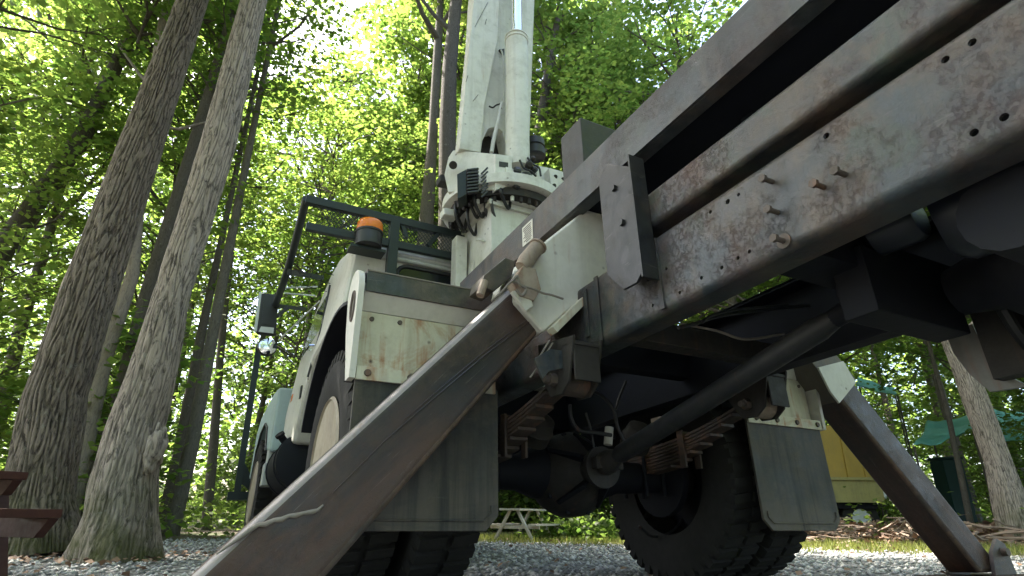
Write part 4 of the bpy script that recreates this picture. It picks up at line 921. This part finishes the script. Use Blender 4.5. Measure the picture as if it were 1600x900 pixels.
# loose gravel
def stones(N, pts, s0, s1, name, mat):
    base = np.array([(1, 0, 0), (-1, 0, 0), (0, 1, 0), (0, -1, 0), (0, 0, 1), (0, 0, -1)], float); tri = np.array([(0, 2, 4), (2, 1, 4), (1, 3, 4), (3, 0, 4), (2, 0, 5), (1, 2, 5), (3, 1, 5), (0, 3, 5)])
    sc = RNG.uniform(s0, s1, (N, 1, 1))*RNG.uniform(.6, 1.3, (N, 6, 1))*np.array([1, 1, .6]); V = base[None]*sc
    th = RNG.uniform(0, 6.28, N); c, s = np.cos(th), np.sin(th); x = V[..., 0]*c[:, None]-V[..., 1]*s[:, None]; y = V[..., 0]*s[:, None]+V[..., 1]*c[:, None]
    V = np.stack([x+pts[:, None, 0], y+pts[:, None, 1], V[..., 2]+pts[:, None, 2]], 2).reshape(-1, 3); F = (tri[None]+np.arange(N)[:, None, None]*6).reshape(-1)
    me = bpy.data.meshes.new(name); me.vertices.add(6*N); me.vertices.foreach_set('co', V.reshape(-1).astype(np.float32)); me.loops.add(24*N); me.loops.foreach_set('vertex_index', F.astype(np.int32))
    me.polygons.add(8*N); me.polygons.foreach_set('loop_start', np.arange(0, 24*N, 3, dtype=np.int32)); me.polygons.foreach_set('loop_total', np.full(8*N, 3, np.int32)); me.update(calc_edges=True); me.materials.append(mat); return link(name, me)
m, n, b = _mat('loose_stone'); gg = n.nodes.new('ShaderNodeNewGeometry'); n.links.new(_mix(n, gg.outputs['Random Per Island'], (.16, .16, .16), (.54, .53, .50)), b.inputs['Base Color']); b.inputs['Roughness'].default_value = .8; M['stone'] = m
N = 16000; xx = RNG.uniform(-4.6, 4.8, N); yy = 2.6+6.8*RNG.uniform(0, 1, N)**1.2
ok = (yy+.42*np.maximum(xx, 0) < 8.4+RNG.normal(0, .3, N)) & (xx > -4.3+.2*RNG.normal(0, 1, N)); xx, yy = xx[ok], yy[ok]
tag(stones(len(xx), np.stack([xx, yy, np.full(len(xx), .004)], 1), .010, .030, 'gravel', M['stone']), 'loose grey crushed gravel of the drive', None, None, 'stuff')
# grass strip and leaf litter at the right, weeds behind the axle
def blades(pts, h0, h1, name):
    N = len(pts); th = RNG.uniform(0, 6.28, N); h = RNG.uniform(h0, h1, N); ln = RNG.normal(0, .35, (N, 2))*h[:, None]; wd = .006
    dx, dy = np.cos(th)*wd, np.sin(th)*wd
    V = np.stack([pts-np.stack([dx, dy, 0*dx], 1), pts+np.stack([dx, dy, 0*dx], 1), pts+np.stack([ln[:, 0], ln[:, 1], h], 1)], 1).reshape(-1, 3)
    me = bpy.data.meshes.new(name); me.vertices.add(3*N); me.vertices.foreach_set('co', V.reshape(-1).astype(np.float32)); me.loops.add(3*N); me.loops.foreach_set('vertex_index', np.arange(3*N, dtype=np.int32))
    me.polygons.add(N); me.polygons.foreach_set('loop_start', np.arange(0, 3*N, 3, dtype=np.int32)); me.polygons.foreach_set('loop_total', np.full(N, 3, np.int32)); me.update(calc_edges=True); me.materials.append(M['grass']); return link(name, me)
N = 30000; xx = RNG.uniform(-.5, 9.5, N); yy = RNG.uniform(5.0, 11, N); e = yy+.42*xx+RNG.normal(0, .35, N)
ok = (e > 8.1) & (e < 11.4) & (RNG.uniform(0, 1, N) < .85); pts = np.stack([xx, yy, 0*xx], 1)[ok]
tag(blades(pts, .03, .10, 'grass'), 'short sunlit grass along the edge of the gravel', None, None, 'stuff')
m, n, b = _mat('dead_leaf'); gg = n.nodes.new('ShaderNodeNewGeometry'); n.links.new(_mix(n, gg.outputs['Random Per Island'], (.12, .065, .04), (.34, .21, .13)), b.inputs['Base Color']); b.inputs['Roughness'].default_value = .7; M['dead'] = m
N = 9000; xx = RNG.uniform(2.6, 11, N); yy = RNG.uniform(6, 13, N); e = yy+.42*xx; ok = (e > 10.9) & (e < 14.5)
pts = np.stack([xx, yy, .01+.28*np.clip((e-10.9)/1.6, 0, 1)*RNG.uniform(.2, 1, N)], 1)[ok]
tag(link('leaf_litter', cards('leaf_litter', pts, RNG.uniform(.06, .14, len(pts)), up_normals(len(pts), .9), 'dead')), 'drift of brown dead leaves at the foot of the wood', None, None, 'stuff')
bm_ = MB()
for i in range(420):
    x = rnd.uniform(2.8, 10.5); e = rnd.uniform(10.9, 12.8); y = e-.42*x; z = rnd.uniform(.02, .38)*min(1, (e-10.7)/1.0); a = rnd.uniform(0, 3.14); L_ = rnd.uniform(.15, .7); t = rnd.uniform(-.3, .3)
    d = Vector((math.cos(a), math.sin(a), t))*L_/2; p = Vector((x, y, z)); r = rnd.uniform(.006, .022)
    bm_.tube([p-d, p+Vector((rnd.uniform(-.03, .03), 0, rnd.uniform(-.03, .03))), p+d], [r, r*.9, r*.5], 5)
m, n, b = _mat('dry_branch'); n.links.new(_mix(n, _noise(n, _coords(n), 3, 5), (.11, .07, .05), (.36, .27, .20)), b.inputs['Base Color']); b.inputs['Roughness'].default_value = .8
tag(bm_.build('brush_pile', m, fix=False), 'heap of dry brown branches and leaves along the edge of the wood', None, None, 'stuff')
N = 1500; pts = np.stack([RNG.normal(1.0, .35, N), RNG.normal(9.4, .25, N), np.abs(RNG.normal(.1, .1, N))], 1)
wd = empty('weed_clump', (1.0, 9.4, 0)); tag(wd, 'light green weeds growing at the gravel edge behind the axle', 'plant')
link('foliage', cards('foliage', pts-np.array([1.0, 9.4, 0]), RNG.uniform(.05, .12, N), up_normals(N, .8), 'leaf'), wd)

N = 900; xx = RNG.uniform(-4.2, 4.6, N); yy = RNG.uniform(2.8, 9.5, N); k = RNG.uniform(0, 1, N) < .45
xx[k] = RNG.normal(-3.1, .7, k.sum()); yy[k] = RNG.normal(4.7, .6, k.sum())
tag(link('fallen_leaves', cards('fallen_leaves', np.stack([xx, yy, np.full(N, .03)], 1), RNG.uniform(.025, .06, N), up_normals(N, .4), 'dead')), 'scattered dry leaves lying on the gravel and round the big trunks', None, None, 'stuff')

# ---- things standing in the setting
def table(loc, name, label, mat, build):
    o = empty(name, loc); tag(o, label, 'picnic table'); build(o, mat); return o
def near_table(o, mt):
    q = lambda m, nm, **k: m.build(nm, mt, o, **k)
    for i, x in enumerate((-.98, -.76, -.54, -.32)): q(MB().box((x, -1.8, .475), (x+.205, 0, .515)), 'top_plank', bevel=.004)
    for x in (.0-.005, ): q(MB().prism([(x, -1.7, .295), (x+.285, -1.7, .295), (x+.285, -.02, .295), (x, .0, .295)], (0, 0, .04)), 'seat_plank', bevel=.004)
    q(MB().prism([(-1.2, -1.7, .295), (-.95, -1.7, .295), (-.95, 0, .295), (-1.2, 0, .295)], (0, 0, .04)), 'seat_plank', bevel=.004)
    for y in (-.06, -1.5):
        q(MB().prism([(-1.15, y, .205), (.18, y, .205), (.262, y, .294), (-1.22, y, .294)], (0, .045, 0)), 'cross_bar', bevel=.003)
        q(MB().prism([(-.92, y, .40), (-.18, y, .40), (-.12, y, .474), (-.98, y, .474)], (0, .045, 0)), 'cross_bar', bevel=.003)
        for s in (0, 1):
            a = [(-.42, .474), (-.32, .474), (-.08, .0), (-.19, .0)] if s else [(-.78, .474), (-.68, .474), (-.91, 0), (-1.02, 0)]
            q(MB().prism([(x, y+.046, z) for x, z in a], (0, .045, 0)), 'leg', bevel=.003)
nt_ = table((-2.42, 3.15, 0), 'picnic_table', 'dark red stained picnic table cut off by the left edge', 'tablewood', near_table); nt_.rotation_euler = (0, 0, math.radians(-23))
def far_table(o, mt):
    q = lambda m, nm, **k: m.build(nm, mt, o, **k)
    for i in range(3): q(MB().box((-.40, -.15+i*.11, .40), (.52, -.05+i*.11, .425)), 'top_plank')
    for y in (-.34, .34): q(MB().box((-.40, y-.06, .20), (.52, y+.06, .225)), 'seat_plank')
    for x in (-.28, .38):
        q(MB().bar((x, -.30, 0), (x, -.06, .40), .03, .05, up=(1, 0, 0)), 'leg'); q(MB().bar((x, .30, 0), (x, .06, .40), .03, .05, up=(1, 0, 0)), 'leg'); q(MB().bar((x+.03, -.38, .18), (x+.03, .38, .18), .03, .04), 'cross_bar')
ft_ = table((.18, 9.0, 0), 'picnic_table', 'small bleached picnic table seen under the truck beside the left rear mudflap', 'palewood', far_table); ft_.rotation_euler = (0, 0, 1.1)
# yellow trailer beyond the far mudflap
y0 = 11.0
ty = empty('box_trailer', (6.0, y0, 0)); tag(ty, 'yellow ribbed box trailer standing behind the far mudflap', 'trailer')
a = WY(y0, 1372, 0).x if False else 6.72
q = lambda m, nm, mt, p=ty, **k: m.build(nm, mt, p, **k)
q(MB().box((-1.9, 0, 1.02), (.72, 2.0, 1.95)), 'body', 'yellow', bevel=.02)
for x in (-1.5, -1.1, -.7, -.3, .1, .42): q(MB().box((x, -.03, 1.03), (x+.06, -.001, 1.9)), 'rib', 'yellow', bevel=.004)
q(MB().box((-1.92, -.03, .98), (.74, -.002, 1.03)), 'rub_rail', 'oldyellow'); q(MB().box((-1.9, .01, .62), (.70, .05, .98)), 'lower_panel', 'oldyellow', bevel=.004); q(MB().box((-1.9, -.02, .60), (.72, .005, .64)), 'rub_rail', 'oldyellow')
q(MB().box((-1.8, .1, .50), (.6, 1.8, .60)), 'chassis', 'black')
for x in (-1.2, .3):
    for yy in (.15, 1.6):
        wh = q(MB().lathe([(0, .30), (.02, .33), (.18, .33), (.2, .30)], (x, yy, .33), Y_, 24), 'wheel', 'tyre', smooth=40); q(MB().lathe([(-.01, .16), (.0, .17), (.01, .1), (.0, .0)], (x, yy, .33), Y_, 20), 'hub', 'silver', wh, smooth=40)
q(MB().box((.70, .1, .68), (.80, .16, .80)), 'lamp', 'silver')
# teal tarps in the wood at the right
def tarp(corner, name, label, sag, posts=True, contents=None):
    c = [Vector(p) for p in corner]; base = Vector((sum(p.x for p in c)/4, sum(p.y for p in c)/4, 0)); o = empty(name, base); tag(o, label, 'tarp')
    m = MB(); n_ = 16
    for i in range(n_+1):
        for j in range(n_+1):
            u, v = i/n_, j/n_; p = c[0]*(1-u)*(1-v)+c[1]*u*(1-v)+c[2]*u*v+c[3]*(1-u)*v
            p.z += -sag*(math.sin(u*math.pi)*.6+.4*math.sin(v*math.pi))+.09*mnoise.noise(p*2.3)+.04*mnoise.noise(p*6); m.v.append(tuple(p-base))
    for i in range(n_):
        for j in range(n_): k = i*(n_+1)+j; m.f.append((k, k+1, k+n_+2, k+n_+1))
    s = m.build('sheet', 'tarp', o, fix=False, smooth=60); md = s.modifiers.new('thickness', 'SOLIDIFY'); md.thickness = .006
    if posts:
        for p in c: MB().tube([Vector((p.x, p.y, 0))-base, p-base], .02, 6).build('post', 'bark3', o)
    return o
A = lambda D, x, y: WY(D, x, y)
tarp([A(11.2, 1428, 697), A(11.2, 1520, 672), A(12.6, 1530, 640), A(12.6, 1450, 656)], 'tarp_shelter', 'teal tarp draped over stored goods left of the pale crooked trunk', .08)
tarp([A(11.5, 1536, 680), A(11.5, 1640, 684), A(13, 1640, 636), A(13, 1540, 640)], 'tarp_shelter', 'long teal tarp sheet right of the pale crooked trunk', .10)
tarp([A(13, 1338, 604), A(13, 1402, 617), A(14.5, 1396, 606), A(14.5, 1340, 590)], 'tarp_shelter', 'small flat teal tarp above the far outrigger leg', .03)
bn = empty('storage_bin', A(12, 1483, 700).xy.to_3d()); tag(bn, 'dark teal bin standing under the draped tarp', 'bin')
MB().box((-.20, 0, 0), (.20, .4, 1.45)).build('body', 'bin', bn, bevel=.03); MB().box((-.22, -.02, 1.45), (.22, .42, 1.5)).build('lid', 'bin', bn, bevel=.02)
